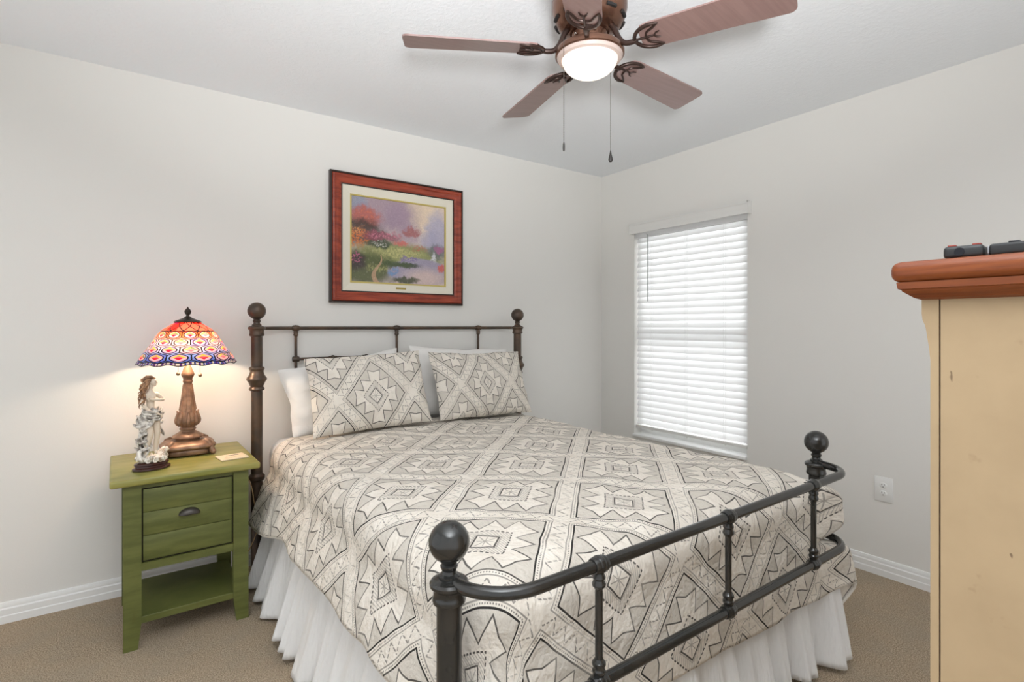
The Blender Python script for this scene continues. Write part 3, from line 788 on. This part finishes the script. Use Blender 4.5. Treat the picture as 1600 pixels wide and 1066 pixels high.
# body: one skinned surface. x right, y away from viewer, z up
def skin_body(name, verts, edges, mat, parent, levels=2):
    me = bpy.data.meshes.new(name); me.from_pydata([v[:3] for v in verts], edges, []); me.materials.append(mat.m)
    o = bpy.data.objects.new(name, me); COL.objects.link(o); o.parent = parent
    o.modifiers.new('skin', 'SKIN')
    if not me.skin_vertices:
        bm_ = bmesh.new(); bm_.from_mesh(me); bm_.verts.layers.skin.verify(); bm_.to_mesh(me); bm_.free()
    for i, v in enumerate(verts):
        sv = me.skin_vertices[0].data[i]; r = v[3]; sv.radius = r if isinstance(r, tuple) else (r, r); sv.use_root = (i == 0)
    o.modifiers['skin'].use_smooth_shade = True
    s_ = o.modifiers.new('sub', 'SUBSURF'); s_.levels = levels; s_.render_levels = levels
    return o
Z0 = .030
bv = [(-.002, 0, .182, (.020, .016)),        # 0 pelvis
      (-.004, 0, .205, (.016, .013)),        # 1 waist
      (-.004, 0, .235, (.018, .014)),        # 2 chest
      (-.004, 0, .258, (.018, .012)),        # 3 shoulders base
      (-.004, -.001, .272, .0075),           # 4 neck
      (-.002, -.002, .286, .0085),           # 5 jaw
      (.000, -.003, .303, .0125),            # 6 skull
      (.002, -.003, .316, .0095),            # 7 crown
      (.020, 0, .254, .0085), (.038, -.006, .232, .0068), (.020, -.022, .236, .0055), (-.002, -.024, .238, .0048), (-.014, -.024, .242, .0035),      # 8-12 right-hand arm bent to the breast
      (-.026, 0, .252, .0085), (-.032, -.012, .222, .0068), (-.012, -.024, .196, .0055), (.010, -.028, .188, .0045), (.020, -.028, .180, .0033),    # 13-17 other arm down across the hip
      (.012, -.004, .158, .0155), (.016, -.012, .108, .0105), (.013, -.004, .070, .0088), (.012, -.002, .044, .0052), (.012, -.014, .036, .0048),    # 18-22 standing leg
      (-.012, -.004, .158, .0150), (-.006, -.016, .112, .0105), (-.014, -.004, .072, .0088), (-.020, .000, .044, .0052), (-.022, -.012, .036, .0048)]  # 23-27
be = [(0, 1), (1, 2), (2, 3), (3, 4), (4, 5), (5, 6), (6, 7), (3, 8), (8, 9), (9, 10), (10, 11), (11, 12), (3, 13), (13, 14), (14, 15), (15, 16), (16, 17),
      (0, 18), (18, 19), (19, 20), (20, 21), (21, 22), (0, 23), (23, 24), (24, 25), (25, 26), (26, 27)]
FS = 1.10
bv = [(a * FS, b_ * FS, Z0 + c_ * FS - .008, (tuple(q * FS for q in r) if isinstance(r, tuple) else r * FS)) for a, b_, c_, r in bv]
body = skin_body('body', bv, be, ivory_m, fg)
hz0 = Z0 + .303 * FS - .008
m = MB()   # head and face, turned up to the right
hx, hy, hz1 = .003, -.004, hz0 - .002
m.ball((hx, hy, hz1), .0138, 20, (.98, 1.0, 1.22)); m.ball((hx + .0035, hy - .003, hz1 - .010), .0088, 14, (1, .9, .8))
m.stube([(hx + .0105, hy - .0075, hz1 + .005), (hx + .0126, hy - .0086, hz1 + .000), (hx + .0133, hy - .0092, hz1 - .003), (hx + .0118, hy - .0085, hz1 - .0045)], [.0014, .0018, .0020, .0014], 8)
m.ball((hx + .0112, hy - .0078, hz1 - .0085), .0021, 8, (1.2, 1, .55)); m.ball((hx + .0108, hy - .0076, hz1 - .0105), .0021, 8, (1.1, 1, .55))
for sg_ in (-1, 1): m.ball((hx - .002 + .002 * sg_, hy - .0125 if sg_ < 0 else hy + .011, hz1 - .001), .003, 8, (1, .5, 1.4))
m.build('face', ivory_m, body, angle=80)
m = MB(); m.ball((hx + .0125, hy - .0035, hz1 + .0035), .0012, 8); m.ball((hx + .0062, hy - .0118, hz1 + .0035), .0012, 8); m.build('eyes', Mat('eye_paint', (96, 78, 66), .4), body)
# fingers of both hands
for (ax, ay, az), (dx_, dy_, dz_) in (((-.016, -.0265, Z0 + .242 * FS - .008), (-.010, -.002, .002)), ((.023, -.0310, Z0 + .179 * FS - .008), (.009, -.001, -.007))):
    m = MB()
    for k in range(5):
        o_ = (k - 2) * .0019; l_ = (.55, .9, 1, .92, .7)[k]
        m.stube([(ax, ay, az + o_), (ax + dx_ * .5 * l_, ay + dy_ - .0012, az + o_ * 1.3 + dz_ * .5 * l_), (ax + dx_ * l_, ay + dy_ + .001, az + o_ * 1.5 + dz_ * l_)], [.0016, .0013, .0008], 6, 3)
    m.build('hand', ivory_m, body, angle=80)
m = MB()   # hair: crown and long waves falling at the left
m.ball((-.004, .003, hz0 + .005), .0160, 18, (1, 1.02, 1.0))
rng = random.Random(4)
for k in range(20):
    x0 = -.012 - .006 * rng.random(); y0 = .010 - .026 * k / 19
    ln_ = rng.uniform(.050, .120); pts = []; rr = []
    ph = rng.uniform(0, 6); cur = rng.uniform(.004, .009)
    for q in range(10):
        t = q / 9
        pts.append((x0 - .022 * math.sin(t * 1.7) - cur * math.sin(ph + t * 11) * (.3 + t), y0 - cur * .7 * math.cos(ph + t * 11) - .006 * t, hz0 + .010 - ln_ * t)); rr.append(.0050 * (1 - t) ** .6 + .0006)
    m.stube(pts, rr, 8, 3)
for k in range(9):      # wind-blown locks over the crown
    a = k / 8
    m.stube([(.010 - .020 * a, -.012 + .016 * a, hz0 + .013), (-.004 - .014 * a, -.012 + .014 * a, hz0 + .020 + .003 * math.sin(k * 2)), (-.022 - .006 * a, -.004 + .006 * a, hz0 + .014), (-.031, .002, hz0 + .006 + .007 * math.sin(k * 1.9)), (-.036 - .003 * math.sin(k * 3), .003, hz0 + .010 + .006 * math.sin(k * 2.3))], [.003, .0042, .0042, .003, .0008], 8, 4)
m.build('hair', hair_m, body, angle=80)
# drape: skirt wrapped round the hips with rippling tails
m = MB()
def wrap(u, v):
    a = 2 * PI * u; r = .026 + .008 * v + .004 * math.sin(a * 5 + v * 4)
    tl_ = .5 + .5 * math.cos(a - PI)                      # longer at the left
    z = Z0 + FS * (.200 - v * (.026 + .060 * tl_)) + .003 * math.sin(a * 7 + v * 5)
    return Vector((r * math.cos(a) * 1.05 - .003, r * math.sin(a) * .92 - .002, z))
m.grid(40, 14, wrap, closed_u=True)
for k in range(4):
    zz = Z0 + FS * (.196 - .010 * k); pts = []
    for q in range(14):
        a = PI + PI * q / 13 ; pts.append((.032 * math.cos(a) * 1.05, .030 * math.sin(a) - .002, zz - .012 * math.sin(PI * q / 13) + .002 * math.sin(q * 1.7 + k)))
    m.stube(pts, [.002] + [.0040] * 12 + [.002], 8, 2)
m.build('drape', grey_m, body, angle=80)
m = MB()
def tail(x0, z0, x1, z1, sx, n, wdt):
    def f(u, v):
        t = u; x = x0 + (x1 - x0) * t + sx * .010 * math.sin(t * PI * n); z = z0 + (z1 - z0) * t
        e = (v - .5) * wdt * (.5 + .6 * math.sin(PI * min(1, t * .9 + .1)))
        return Vector((x + e * .9, .004 + .016 * math.sin(v * PI * 2 + t * 7) - .002, z + e * .25 + .004 * math.sin(v * 9 + t * 12)))
    m.grid(26, 10, f)
tail(-.024, Z0 + FS * .178, -.034, Z0 + FS * .012, -1, 4.2, .040)
tail(-.016, Z0 + FS * .165, -.026, Z0 + FS * .020, 1, 3.3, .034)
tail(.024, Z0 + FS * .180, .030, Z0 + FS * .095, 1, 2.6, .022)
for k in range(5):
    zz = Z0 + FS * (.168 - .029 * k); x0 = -.028 - .005 * (k % 2); e_ = .8 + .35 * math.sin(k * 2.1)
    for q in range(3):
        m.stube([(x0 + .016, -.016 + .004 * q, zz + .004 * q), (x0 - .002, -.014 + .005 * q, zz - .007 + .003 * q), (x0 - .014 * e_, -.006 + .005 * q, zz - .008 + .003 * q), (x0 - .024 * e_, .000 + .004 * q, zz - .001 + .003 * q), (x0 - .027 * e_, .003 + .003 * q, zz + .004 + .002 * q)], [.003, .0042, .0042, .003, .0008], 9, 4)
for k in range(3):
    zz = Z0 + FS * (.176 - .032 * k)
    for q in range(2): m.stube([(.024, -.008, zz + .003 * q), (.034, -.006, zz - .004 + .003 * q), (.042 - .003 * k, -.001, zz - .001 + .003 * q), (.046 - .004 * k, .002, zz + .005 + .002 * q)], [.003, .0040, .003, .0008], 9, 4)
dt = m.build('drape_tail', grey_m, body, angle=80)
sm = dt.modifiers.new('t', 'SOLIDIFY'); sm.thickness = .002
# breaking wave and shells under her feet
m = MB()
m.ball((0, 0, Z0 + .010), .040, 24, (1.1, .78, .38))
for k in range(16):
    a = 2 * PI * k / 16 + .2; r = .042
    cx_, cy_ = r * math.cos(a) * 1.12, r * math.sin(a) * .78
    m.tube([(cx_ * .7, cy_ * .7, Z0 + .014), (cx_, cy_, Z0 + .010 + .006 * (k % 3)), (cx_ * 1.18, cy_ * 1.18, Z0 + .014 + .005 * (k % 2)), (cx_ * 1.12, cy_ * 1.12, Z0 + .022 + .005 * (k % 2))], [.007, .008, .006, .002], 8)
for k in range(7):    # fan shell rising at the right
    a = -.5 + k * .22
    m.tube([(.018, -.006 + .004 * k, Z0 + .012), (.040 + .004 * math.sin(k), -.012 + .006 * k, Z0 + .030 + .006 * math.sin(a * 3)), (.058 - .003 * abs(k - 3), -.014 + .007 * k, Z0 + .042 + .004 * (k % 2)), (.066 - .004 * abs(k - 3), -.014 + .007 * k, Z0 + .038)], [.006, .0075, .006, .002], 8)
for cx_, cy_ in ((.004, -.036), (.022, -.034), (.036, -.026), (-.020, -.030)):
    pts = []; rr = []
    for q in range(16):
        t = q / 15; a = t * 3.6 * PI; r = .009 * (1 - t) + .001
        pts.append((cx_ + r * math.cos(a), cy_ - .004 * t, Z0 + .008 + r * math.sin(a))); rr.append(.0035 * (1 - t) + .001)
    m.tube(pts, rr, 7)
for k in range(5):
    m.tube([(-.030, -.012 + .006 * k, Z0 + .006), (-.044, -.014 + .006 * k, Z0 + .020 + .006 * (k % 2)), (-.046, -.012 + .006 * k, Z0 + .040 + .008 * (k % 2)), (-.036, -.010 + .006 * k, Z0 + .052 + .006 * k)], [.007, .008, .006, .002], 8)
m.build('shell_wave', shell_m, fg, angle=80)

# ------------------------------------------------------------------ framed picture
PX0, PX1, PZ0, PZ1 = .912, 1.772, 1.383, 2.134
pcx, pcz = (PX0 + PX1) / 2, PZ0
pf = thing('framed_picture', 'framed landscape painting with a red-brown wooden frame above the headboard', 'picture', (pcx, YB, PZ0))
PWd, PHt = PX1 - PX0, PZ1 - PZ0
cherry_m = Mat('cherry_frame', (140, 52, 32), 0.28, spec=.5)
k1 = cherry_m.noise(14, 4, .6, stretch=(.4, 3, 3)); cherry_m.color(cherry_m.mix(k1.soft(.3, .7), (118, 40, 24), (166, 70, 44)))
dark_edge = Mat('frame_dark_edge', (48, 34, 28), 0.4)
linen_m = Mat('linen_liner', (228, 222, 206), 0.8); linen_m.bump(linen_m.noise(260, 2), .15, .001)
gilt_m = Mat('gilt_fillet', (204, 186, 110), 0.35, metal=.3)
def ring_frame(m, w0, prof):
    """prof: list of (inset from outer edge, depth from wall toward room)"""
    rows = []
    for ins, d in prof:
        x0, x1, z0, z1 = -PWd / 2 + ins, PWd / 2 - ins, ins, PHt - ins
        rows.append([m.bm.verts.new((x, -d, z)) for x, z in ((x0, z0), (x1, z0), (x1, z1), (x0, z1))])
    for a, b_ in zip(rows, rows[1:]):
        for k in range(4): m.bm.faces.new((a[k], a[(k + 1) % 4], b_[(k + 1) % 4], b_[k]))
    return m
m = MB(); ring_frame(m, 0, [(.0, .002), (.0, .030), (.003, .034), (.009, .034), (.012, .030)]); m.build('outer_edge', dark_edge, pf, smooth=False)
m = MB(); ring_frame(m, 0, [(.012, .030), (.015, .036), (.022, .038), (.030, .036), (.034, .033), (.040, .034), (.052, .031), (.060, .026), (.064, .026), (.064, .022)]); m.build('frame', cherry_m, pf, angle=20)
m = MB(); ring_frame(m, 0, [(.064, .026), (.067, .027), (.071, .026), (.072, .020)]); m.build('inner_lip', dark_edge, pf, smooth=False)
m = MB(); ring_frame(m, 0, [(.071, .023), (.080, .023), (.118, .016)]); m.build('liner', linen_m, pf, smooth=False)
m = MB(); ring_frame(m, 0, [(.118, .016), (.119, .019), (.126, .019), (.128, .012)]); m.build('gilt_fillet', gilt_m, pf, smooth=False)
art = Mat('landscape_painting', (180, 170, 160), 0.4, spec=.4)
aw, ah = PWd - .254, PHt - .254
AU, AV, _ = art.xyz('UV')
d1 = art.noise(9, 4, .65, which='UV', dist=.8) - .5; d2 = art.noise(11, 4, .65, which='UV', stretch=(1.3, .8, 1), dist=.6) - .5
fine1 = art.noise(38, 3, .7, which='UV', dist=.5); fine2 = art.noise(55, 3, .7, which='UV', stretch=(1, .5, 1))
def blob(cx_, cy_, rx, ry, soft=.5, jag=.16):
    x = (AU - cx_ + d1 * jag) / rx; y = (AV - cy_ + d2 * jag) / ry
    return (1.0 - (x * x + y * y).m('SQRT').soft(1 - soft, 1 + soft * .6))
c = art.mix(AV.soft(.35, .95), (214, 198, 196), (226, 206, 190))            # hazy sky
def lay(cx_, cy_, rx, ry, colr, op=1.0, soft=.5, jag=.16, tex=None):
    global c
    f = blob(cx_, cy_, rx, ry, soft, jag) * op
    if tex: f = f * tex
    c = art.mix(f, c, colr)
lay(.74, .86, .22, .24, (240, 218, 190), .9, .8)
lay(.30, .85, .42, .26, (160, 138, 158), .8, .5); lay(.48, .80, .14, .22, (166, 142, 162), .65)
lay(.06, .95, .10, .12, (150, 158, 178), .8)
lay(.92, .66, .14, .30, (176, 174, 200), .8, .5); lay(.60, .62, .12, .16, (170, 150, 168), .7); lay(.83, .55, .12, .16, (176, 172, 196), .7)
lay(.13, .76, .17, .14, (184, 96, 84), .85, .5, .22); lay(.16, .80, .12, .08, (206, 118, 96), .8, .4, .25, fine1.soft(.45, .6))
lay(.08, .58, .26, .17, (70, 62, 56), .9, .4)
lay(.08, .50, .14, .13, (226, 128, 66), .9, .4, .25, fine1.soft(.40, .56)); lay(.05, .60, .08, .06, (236, 164, 100), .8, .4, .2, fine2.soft(.45, .6))
lay(.30, .55, .22, .07, (140, 76, 92), .85, .4, .2); lay(.34, .57, .18, .05, (206, 130, 146), .8, .4, .2, fine1.soft(.45, .6))
lay(.62, .64, .09, .06, (170, 84, 76), .7, .5, .2)
lay(.50, .33, .55, .17, (150, 154, 104), 1.0, .35, .08); lay(.46, .37, .30, .07, (202, 196, 134), .85, .5, .12, fine2.soft(.35, .6))
lay(.28, .46, .16, .055, (66, 80, 60), .9, .4, .18); lay(.27, .47, .08, .035, (230, 226, 218), .8, .4, .2, fine1.soft(.48, .6))
lay(.50, .49, .08, .035, (212, 112, 104), .85, .5, .18); lay(.70, .45, .11, .035, (196, 112, 92), .8, .5, .18, fine1.soft(.4, .6))
lay(.92, .42, .13, .10, (112, 118, 118), .85, .5, .2); lay(.94, .45, .06, .05, (180, 108, 150), .8, .5, .2)
lay(.12, .16, .34, .22, (92, 100, 62), .95, .4, .1); lay(.05, .24, .10, .12, (70, 58, 62), .9); lay(.04, .28, .05, .07, (196, 110, 140), .85, .4, .2, fine1.soft(.45, .58))
lay(.26, .17, .14, .05, (172, 172, 112), .7, .5, .15, fine2.soft(.4, .6))
lay(.72, .15, .36, .175, (166, 158, 178), 1.0, .12, .05); lay(.78, .08, .26, .13, (222, 198, 190), .85, .7, .06)
lay(.53, .23, .20, .03, (66, 78, 58), .9, .4, .1); lay(.45, .235, .16, .05, (84, 98, 66), .8, .4, .15)
lay(.60, .31, .11, .035, (134, 116, 168), .9, .4, .15, fine1.soft(.38, .55)); lay(.42, .14, .065, .05, (112, 152, 196), .85, .4, .2, fine1.soft(.40, .56))
lay(.56, .04, .16, .045, (78, 84, 56), .9, .4, .15); lay(.97, .22, .04, .05, (216, 106, 98), .9, .4, .15); lay(.87, .35, .03, .06, (226, 226, 232), .8, .5, .15)
px_ = AU - (.20 + .05) + (AV * 17.0).m('SINE') * .035 - AV * .06
c = art.mix(px_.abs().lt((.34 - AV) * .075 + .003) * AV.lt(.33) * .7, c, (208, 168, 138))
c = art.mix((fine1 - .5).abs().lt(.05) * .12, c, (60, 50, 50)); c = art.mix(fine2.soft(.58, .7) * .16, c, (250, 240, 224))
art.color(c)
m = MB(); m.grid(2, 2, lambda u, v: Vector((-aw / 2 + aw * u, -.0125, .127 + ah * v)), lambda u, v: (u, v)); m.build('canvas', art, pf, smooth=False)
m = MB(); m.box((-PWd / 2 + .01, -.011, .01), (PWd / 2 - .01, -.001, PHt - .01)); m.build('backing', dark_edge, pf, smooth=False)
m = MB(); m.box((-.032, -.0225, .090), (.032, -.0190, .101), .001); m.build('title_plate', Mat('brass_plate', (176, 156, 88), .35, metal=.5), pf)

# ------------------------------------------------------------------ ceiling fan
fanm = Mat('fan_bronze', (104, 72, 58), 0.26, metal=.85); fanm.color(fanm.mix(fanm.noise(9, 2).soft(.3, .7), (110, 80, 66), (136, 100, 82)))
blade_m = Mat('walnut_blade', (96, 68, 62), 0.30, spec=.8)
b1 = blade_m.noise(8, 4, .6, stretch=(.5, 9, 1)); blade_m.color(blade_m.mix(b1.soft(.3, .7), (126, 100, 95), (137, 110, 104)))
iron2 = Mat('blade_iron', (58, 42, 36), 0.38, metal=.5)
FX, FYc = 1.335, 1.400
fan = thing('ceiling_fan', 'bronze ceiling fan with dark wooden blades and a lit glass bowl', 'ceiling fan', (FX, FYc, H))
zf = lambda z: z - H
m = MB(); m.lathe([(.118, 0), (.120, -.008), (.128, -.016), (.133, -.030), (.133, -.066), (.129, -.080), (.124, -.100), (.110, -.122), (.092, -.136), (.078, -.140), (.070, -.146), (0, -.146)], (0, 0, 0), 48)
mh = m.build('motor_housing', fanm, fan, angle=35)
for k in range(10):
    a = 2 * PI * k / 10 + .2; m = MB()
    m.tube([(.1225 * math.cos(a + d), .1225 * math.sin(a + d), -.104) for d in (-.16, -.08, 0, .08, .16)], .0065, 8); m.build('vent_slot', Mat('vent_dark', (24, 20, 18), .7) if k == 0 else bpy.data.materials['vent_dark'], mh)
m = MB(); m.lathe([(.058, -.140), (.062, -.150), (.056, -.160), (.052, -.172), (.056, -.180), (.078, -.188), (.104, -.198), (.118, -.206), (.1225, -.214), (.1225, -.226), (.116, -.229), (0, -.229)], (0, 0, 0), 48); lk = m.build('light_kit', fanm, fan, angle=30)
for k in range(5):
    a = 2 * PI * k / 5 + .5; m = MB(); m.ball((.060 * math.cos(a), .060 * math.sin(a), -.160), .006, 10); m.build('thumb_screw', Mat('nickel', (190, 184, 178), .2, metal=1) if k == 0 else bpy.data.materials['nickel'], lk)
frost = Mat('frosted_flange', (188, 170, 162), .45)
m = MB(); m.lathe([(.116, -.228), (.117, -.231), (.112, -.240), (.100, -.243), (.098, -.238)], (0, 0, 0), 48); m.build('glass_flange', frost, lk)
bowl_m = Mat('lit_bowl_glass', (255, 250, 244), .3); bowl_m.emit((255, 236, 214), FAN_E)
m = MB(); m.lathe([(.0985, -.238), (.0975, -.246), (.094, -.256), (.087, -.268), (.076, -.279), (.060, -.289), (.040, -.296), (.020, -.2995), (0, -.300)], (0, 0, 0), 48); m.build('glass_bowl', bowl_m, lk)
def fan_blade(ang, pitch=-12.0, droop=0.0, Rt=.655):
    a = math.radians(ang)
    Mz = Matrix.Rotation(a, 4, 'Z'); zc = -.210
    Mb = Mz @ Matrix.Translation((0, 0, zc)) @ Matrix.Rotation(math.radians(droop), 4, 'Y') @ Matrix.Rotation(math.radians(pitch), 4, 'X')
    # outline
    r0, w0, w1 = .185, .058, .070
    out = [(r0, -w0 * .55), (r0 + .012, -w0 * .9), (r0 + .04, -w0)]
    cr = .022
    for k in range(7):
        t = -PI / 2 + PI / 2 * k / 6; out.append((Rt - cr + cr * math.cos(t), -w1 + cr + cr * math.sin(t)))
    for k in range(7):
        t = PI / 2 * k / 6; out.append((Rt - cr + cr * math.cos(t), w1 - cr + cr * math.sin(t)))
    out += [(r0 + .04, w0), (r0 + .012, w0 * .9), (r0, w0 * .55)]
    m = MB(); m.prism(out, 2, -.003, .003, Mb); bl_ = m.build('blade', blade_m, fan, smooth=False)
    # cast iron bracket: arm, forked plate and tracery
    m = MB()
    A = [Mz @ Vector(p) for p in ((.070, 0, -.128), (.090, 0, -.150), (.108, 0, -.190), (.128, 0, -.213), (.150, 0, -.218), (.172, 0, -.2165))]
    m.stube(A, [.010, .010, .0095, .009, .009, .008], 12)
    def onb(x, y): return Mb @ Vector((x, y, -.0058))
    m.stube([onb(.255, -.050), onb(.225, -.053), onb(.195, -.044), onb(.174, -.024), onb(.166, 0), onb(.174, .024), onb(.195, .044), onb(.225, .053), onb(.255, .050)], [.003] + [.0065] * 7 + [.003], 10, 4)
    m.tube([onb(.172, 0), onb(.205, 0), onb(.232, 0)], [.0045, .004, .003], 8)
    for s_ in (-1, 1):
        m.stube([onb(.205, 0), onb(.212, s_ * .022), onb(.235, s_ * .036), onb(.255, s_ * .050)], [.0035, .004, .004, .003], 8)
        m.tube([onb(.232, 0), onb(.240, s_ * .010), onb(.252, s_ * .014)], [.003, .003, .002], 8)
    m.build('blade_iron', iron2, bl_)
for ang in (151.0, 78.5, 5.0, -66.0, -138.0): fan_blade(ang)
chain_m = Mat('chain_metal', (96, 90, 84), .35, metal=.7); fob_m = Mat('dark_fob', (44, 40, 38), .4)
def chain(x, y, z0, z1, style):
    m = MB(); n = int((z0 - z1) / .006)
    m.tube([(x, y, zf(z0)), (x, y, zf(z1))], .0008, 6)
    for k in range(n): m.ball((x, y, zf(z0 - k * .006)), .0015, 6)
    ch = m.build('pull_chain', chain_m, fan)
    m = MB()
    if style: m.lathe([(.0015, 0), (.003, -.008), (.0042, -.016), (.0075, -.028), (.0085, -.036), (.006, -.043), (0, -.045)], (x, y, zf(z1)), 16)
    else: m.lathe([(.0015, 0), (.0035, -.006), (.0045, -.018), (.004, -.028), (0, -.032)], (x, y, zf(z1)), 12, sx=.8)
    m.build('fob', fob_m, ch)
def cam_rel(depth, px):
    f = Vector((math.sin(YAW), math.cos(YAW))); r = Vector((math.cos(YAW), -math.sin(YAW)))
    p = f * depth + r * depth * (px - 800) / 837.2
    return p.x - FX, p.y - FYc
x_, y_ = cam_rel(1.815, 881); chain(x_, y_, 2.222, 1.872, False)
x_, y_ = cam_rel(2.030, 954); chain(x_, y_, 2.225, 1.915, True)

# ------------------------------------------------------------------ dresser
cream_m = Mat('cream_paint', (216, 190, 148), 0.5, spec=.35)
s1 = cream_m.noise(7, 4, .55); s2 = cream_m.noise(26, 3, .6, stretch=(1, 1, 1)); s3 = cream_m.noise(60, 2, .5, stretch=(1, 1, .5))
cc_ = cream_m.mix(s1.soft(.3, .75), (184, 160, 126), (175, 151, 118)); cc_ = cream_m.mix(s2.soft(.66, .76) * .30, cc_, (150, 122, 92)); cc_ = cream_m.mix(s3.soft(.755, .78) * .7, cc_, (80, 56, 40)); cream_m.color(cc_)
honey_m = Mat('honey_pine', (168, 88, 40), 0.32, spec=.5)
h0 = honey_m.noise(5, 4, .6, stretch=(8, 1, 8), dist=1.2); h3 = honey_m.noise(16, 3, .6, stretch=(6, .6, 8))
hc_ = honey_m.mix(h0.soft(.3, .7), (112, 51, 18), (142, 74, 31)); hc_ = honey_m.mix(h3.soft(.60, .7) * .4, hc_, (98, 42, 18)); honey_m.color(hc_)
DX0, DX1, DY0, DY1 = 1.000, 1.860, -.170, .300
ds = thing('dresser', 'tall cream painted dresser with an orange pine top, at the right edge', 'dresser', (1.43, .065, 0))
D = lambda x, y, z: (x - 1.43, y - .065, z)
m = MB(); m.box(D(DX0 + .001, DY0, .05), D(DX0 + .018, .286, 1.289)); m.build('side_panel', cream_m, ds, smooth=False)
m = MB(); m.box(D(DX1 - .018, DY0, .05), D(DX1 - .001, .286, 1.289)); m.build('side_panel', cream_m, ds, smooth=False)
m = MB(); m.box(D(DX0 + .018, DY0, .05), D(DX1 - .018, DY0 + .010, 1.289)); m.build('back_panel', cream_m, ds, smooth=False)
def stile(x0, x1):
    poly = [(.288, 0), (.288, 1.289), (.3095, 1.289), (.3095, 1.268), (.3085, 1.258), (.305, 1.249), (.3035, 1.240), (.302, 1.228), (.3000, 1.214), (.2985, 1.195), (.2985, .12), (.300, .09), (.3045, .06), (.3055, 0)]
    m = MB(); m.prism([(y - .065, z) for y, z in poly], 0, x0 - 1.43, x1 - 1.43); m.build('front_stile', cream_m, ds, smooth=False)
stile(DX0, DX0 + .05); stile(DX1 - .05, DX1)
m = MB(); m.box(D(DX0 + .018, .2855, .05), D(DX0 + .05, .2882, 1.289)); m.box(D(DX0 + .003, .2862, .01), D(DX0 + .018, .2878, 1.288)); m.build('groove', Mat('seam_dark', (58, 40, 26), .8), ds, smooth=False)
zs = [.10, .385, .640, .865, 1.065, 1.262]
knob_m = Mat('pine_knob', (160, 84, 40), .35)
for a, b_ in zip(zs, zs[1:]):
    m = MB(); m.box(D(DX0 + .055, -.12, a + .006), D(DX1 - .055, .3035, b_ - .006), .004); dd = m.build('drawer', cream_m, ds)
    for kx in (1.25, 1.61):
        m = MB(); m.lathe([(.008, 0), (.008, .010), (.016, .018), (.016, .026), (.008, .031), (0, .031)], (0, 0, 0), 18, M=Matrix.Translation(D(kx, .3035, (a + b_) / 2)) @ Matrix.Rotation(-PI / 2, 4, 'X')); m.build('knob', knob_m, dd)
m = MB()
for z in zs: m.box(D(DX0 + .05, .270, z - .005), D(DX1 - .05, .2975, z + .005))
m.box(D(DX0 + .05, .270, 1.262), D(DX1 - .05, .2975, 1.289)); m.box(D(DX0 + .05, .270, .03), D(DX1 - .05, .2975, .10)); m.build('drawer_rails', cream_m, ds, smooth=False)
for sx in (DX0 + .002, DX1 - .052):
    m = MB(); m.box(D(sx, DY0, 0), D(sx + .05, DY0 + .05, .05)); m.build('foot', cream_m, ds, smooth=False)
# molding under the top, then the top slab
m = MB()
mp = [(0, 1.289), (.003, 1.289), (.010, 1.292), (.022, 1.302), (.023, 1.3045), (.0265, 1.306), (.028, 1.316), (0, 1.316)]
rows = []
for o_, z in mp[1:]:
    rows.append([m.bm.verts.new(D(x, y, z)) for x, y in ((DX0 - o_, DY0), (DX0 - o_, .306 + o_), (DX1 + o_, .306 + o_), (DX1 + o_, DY0))])
for a, b_ in zip(rows, rows[1:]):
    for k in range(4): m.bm.faces.new((a[k], a[(k + 1) % 4], b_[(k + 1) % 4], b_[k]))
m.bm.faces.new(rows[0]); m.bm.faces.new(rows[-1]); m.build('cornice', honey_m, ds, smooth=False)
m = MB(); m.box(D(DX0 - .035, DY0, 1.316), D(DX1 + .035, .342, 1.348), .013, seg=4)
m.build('top', honey_m, ds)

# remotes on the dresser
rub = Mat('remote_black', (40, 41, 42), .45); redb = Mat('remote_red_button', (150, 52, 36), .5); irm = Mat('remote_lens', (12, 14, 24), .1); edgem = Mat('remote_silver', (170, 172, 176), .3, metal=.6)
r1 = thing('remote_control', 'black remote control with red buttons, nearest the left corner of the dresser top', 'remote control', (1.008, .258, 1.3482), R_(6), 'remotes on the dresser')
m = MB(); m.box((-.020, -.023, 0), (.150, .023, .018), .005, seg=3); m.build('shell', rub, r1)
m = MB(); m.lathe([(.006, 0), (.006, .0012), (0, .0012)], (0, 0, 0), 16, M=Matrix.Translation((-.020, .004, .009)) @ Matrix.Rotation(-PI / 2, 4, 'Y')); m.build('lens', irm, r1)
for kx, ky in ((-.006, .014), (-.006, -.014), (.016, 0), (.040, .012), (.040, -.012), (.064, .012), (.064, -.012)):
    m = MB(); m.box((kx - .006, ky - .005, .0178), (kx + .006, ky + .005, .0205), .001); m.build('button', redb if kx < .01 else irm, r1)
r2 = thing('remote_control', 'slim dark remote control lying beyond the red-buttoned one on the dresser', 'remote control', (1.012, .188, 1.3482), R_(-92), 'remotes on the dresser')
m = MB(); m.box((-.040, -.020, 0), (.130, .022, .017), .004, seg=3); m.build('shell', rub, r2)
m = MB(); m.box((-.0425, -.016, .003), (-.0398, .018, .015), .001); m.build('end_cap', edgem, r2)
for q in range(4):
    for s_ in (-1, 1):
        m = MB(); m.box((-.02 + .03 * q, s_ * .010 - .005, .0168), (-.008 + .03 * q, s_ * .010 + .005, .0192), .001); m.build('button', irm, r2)
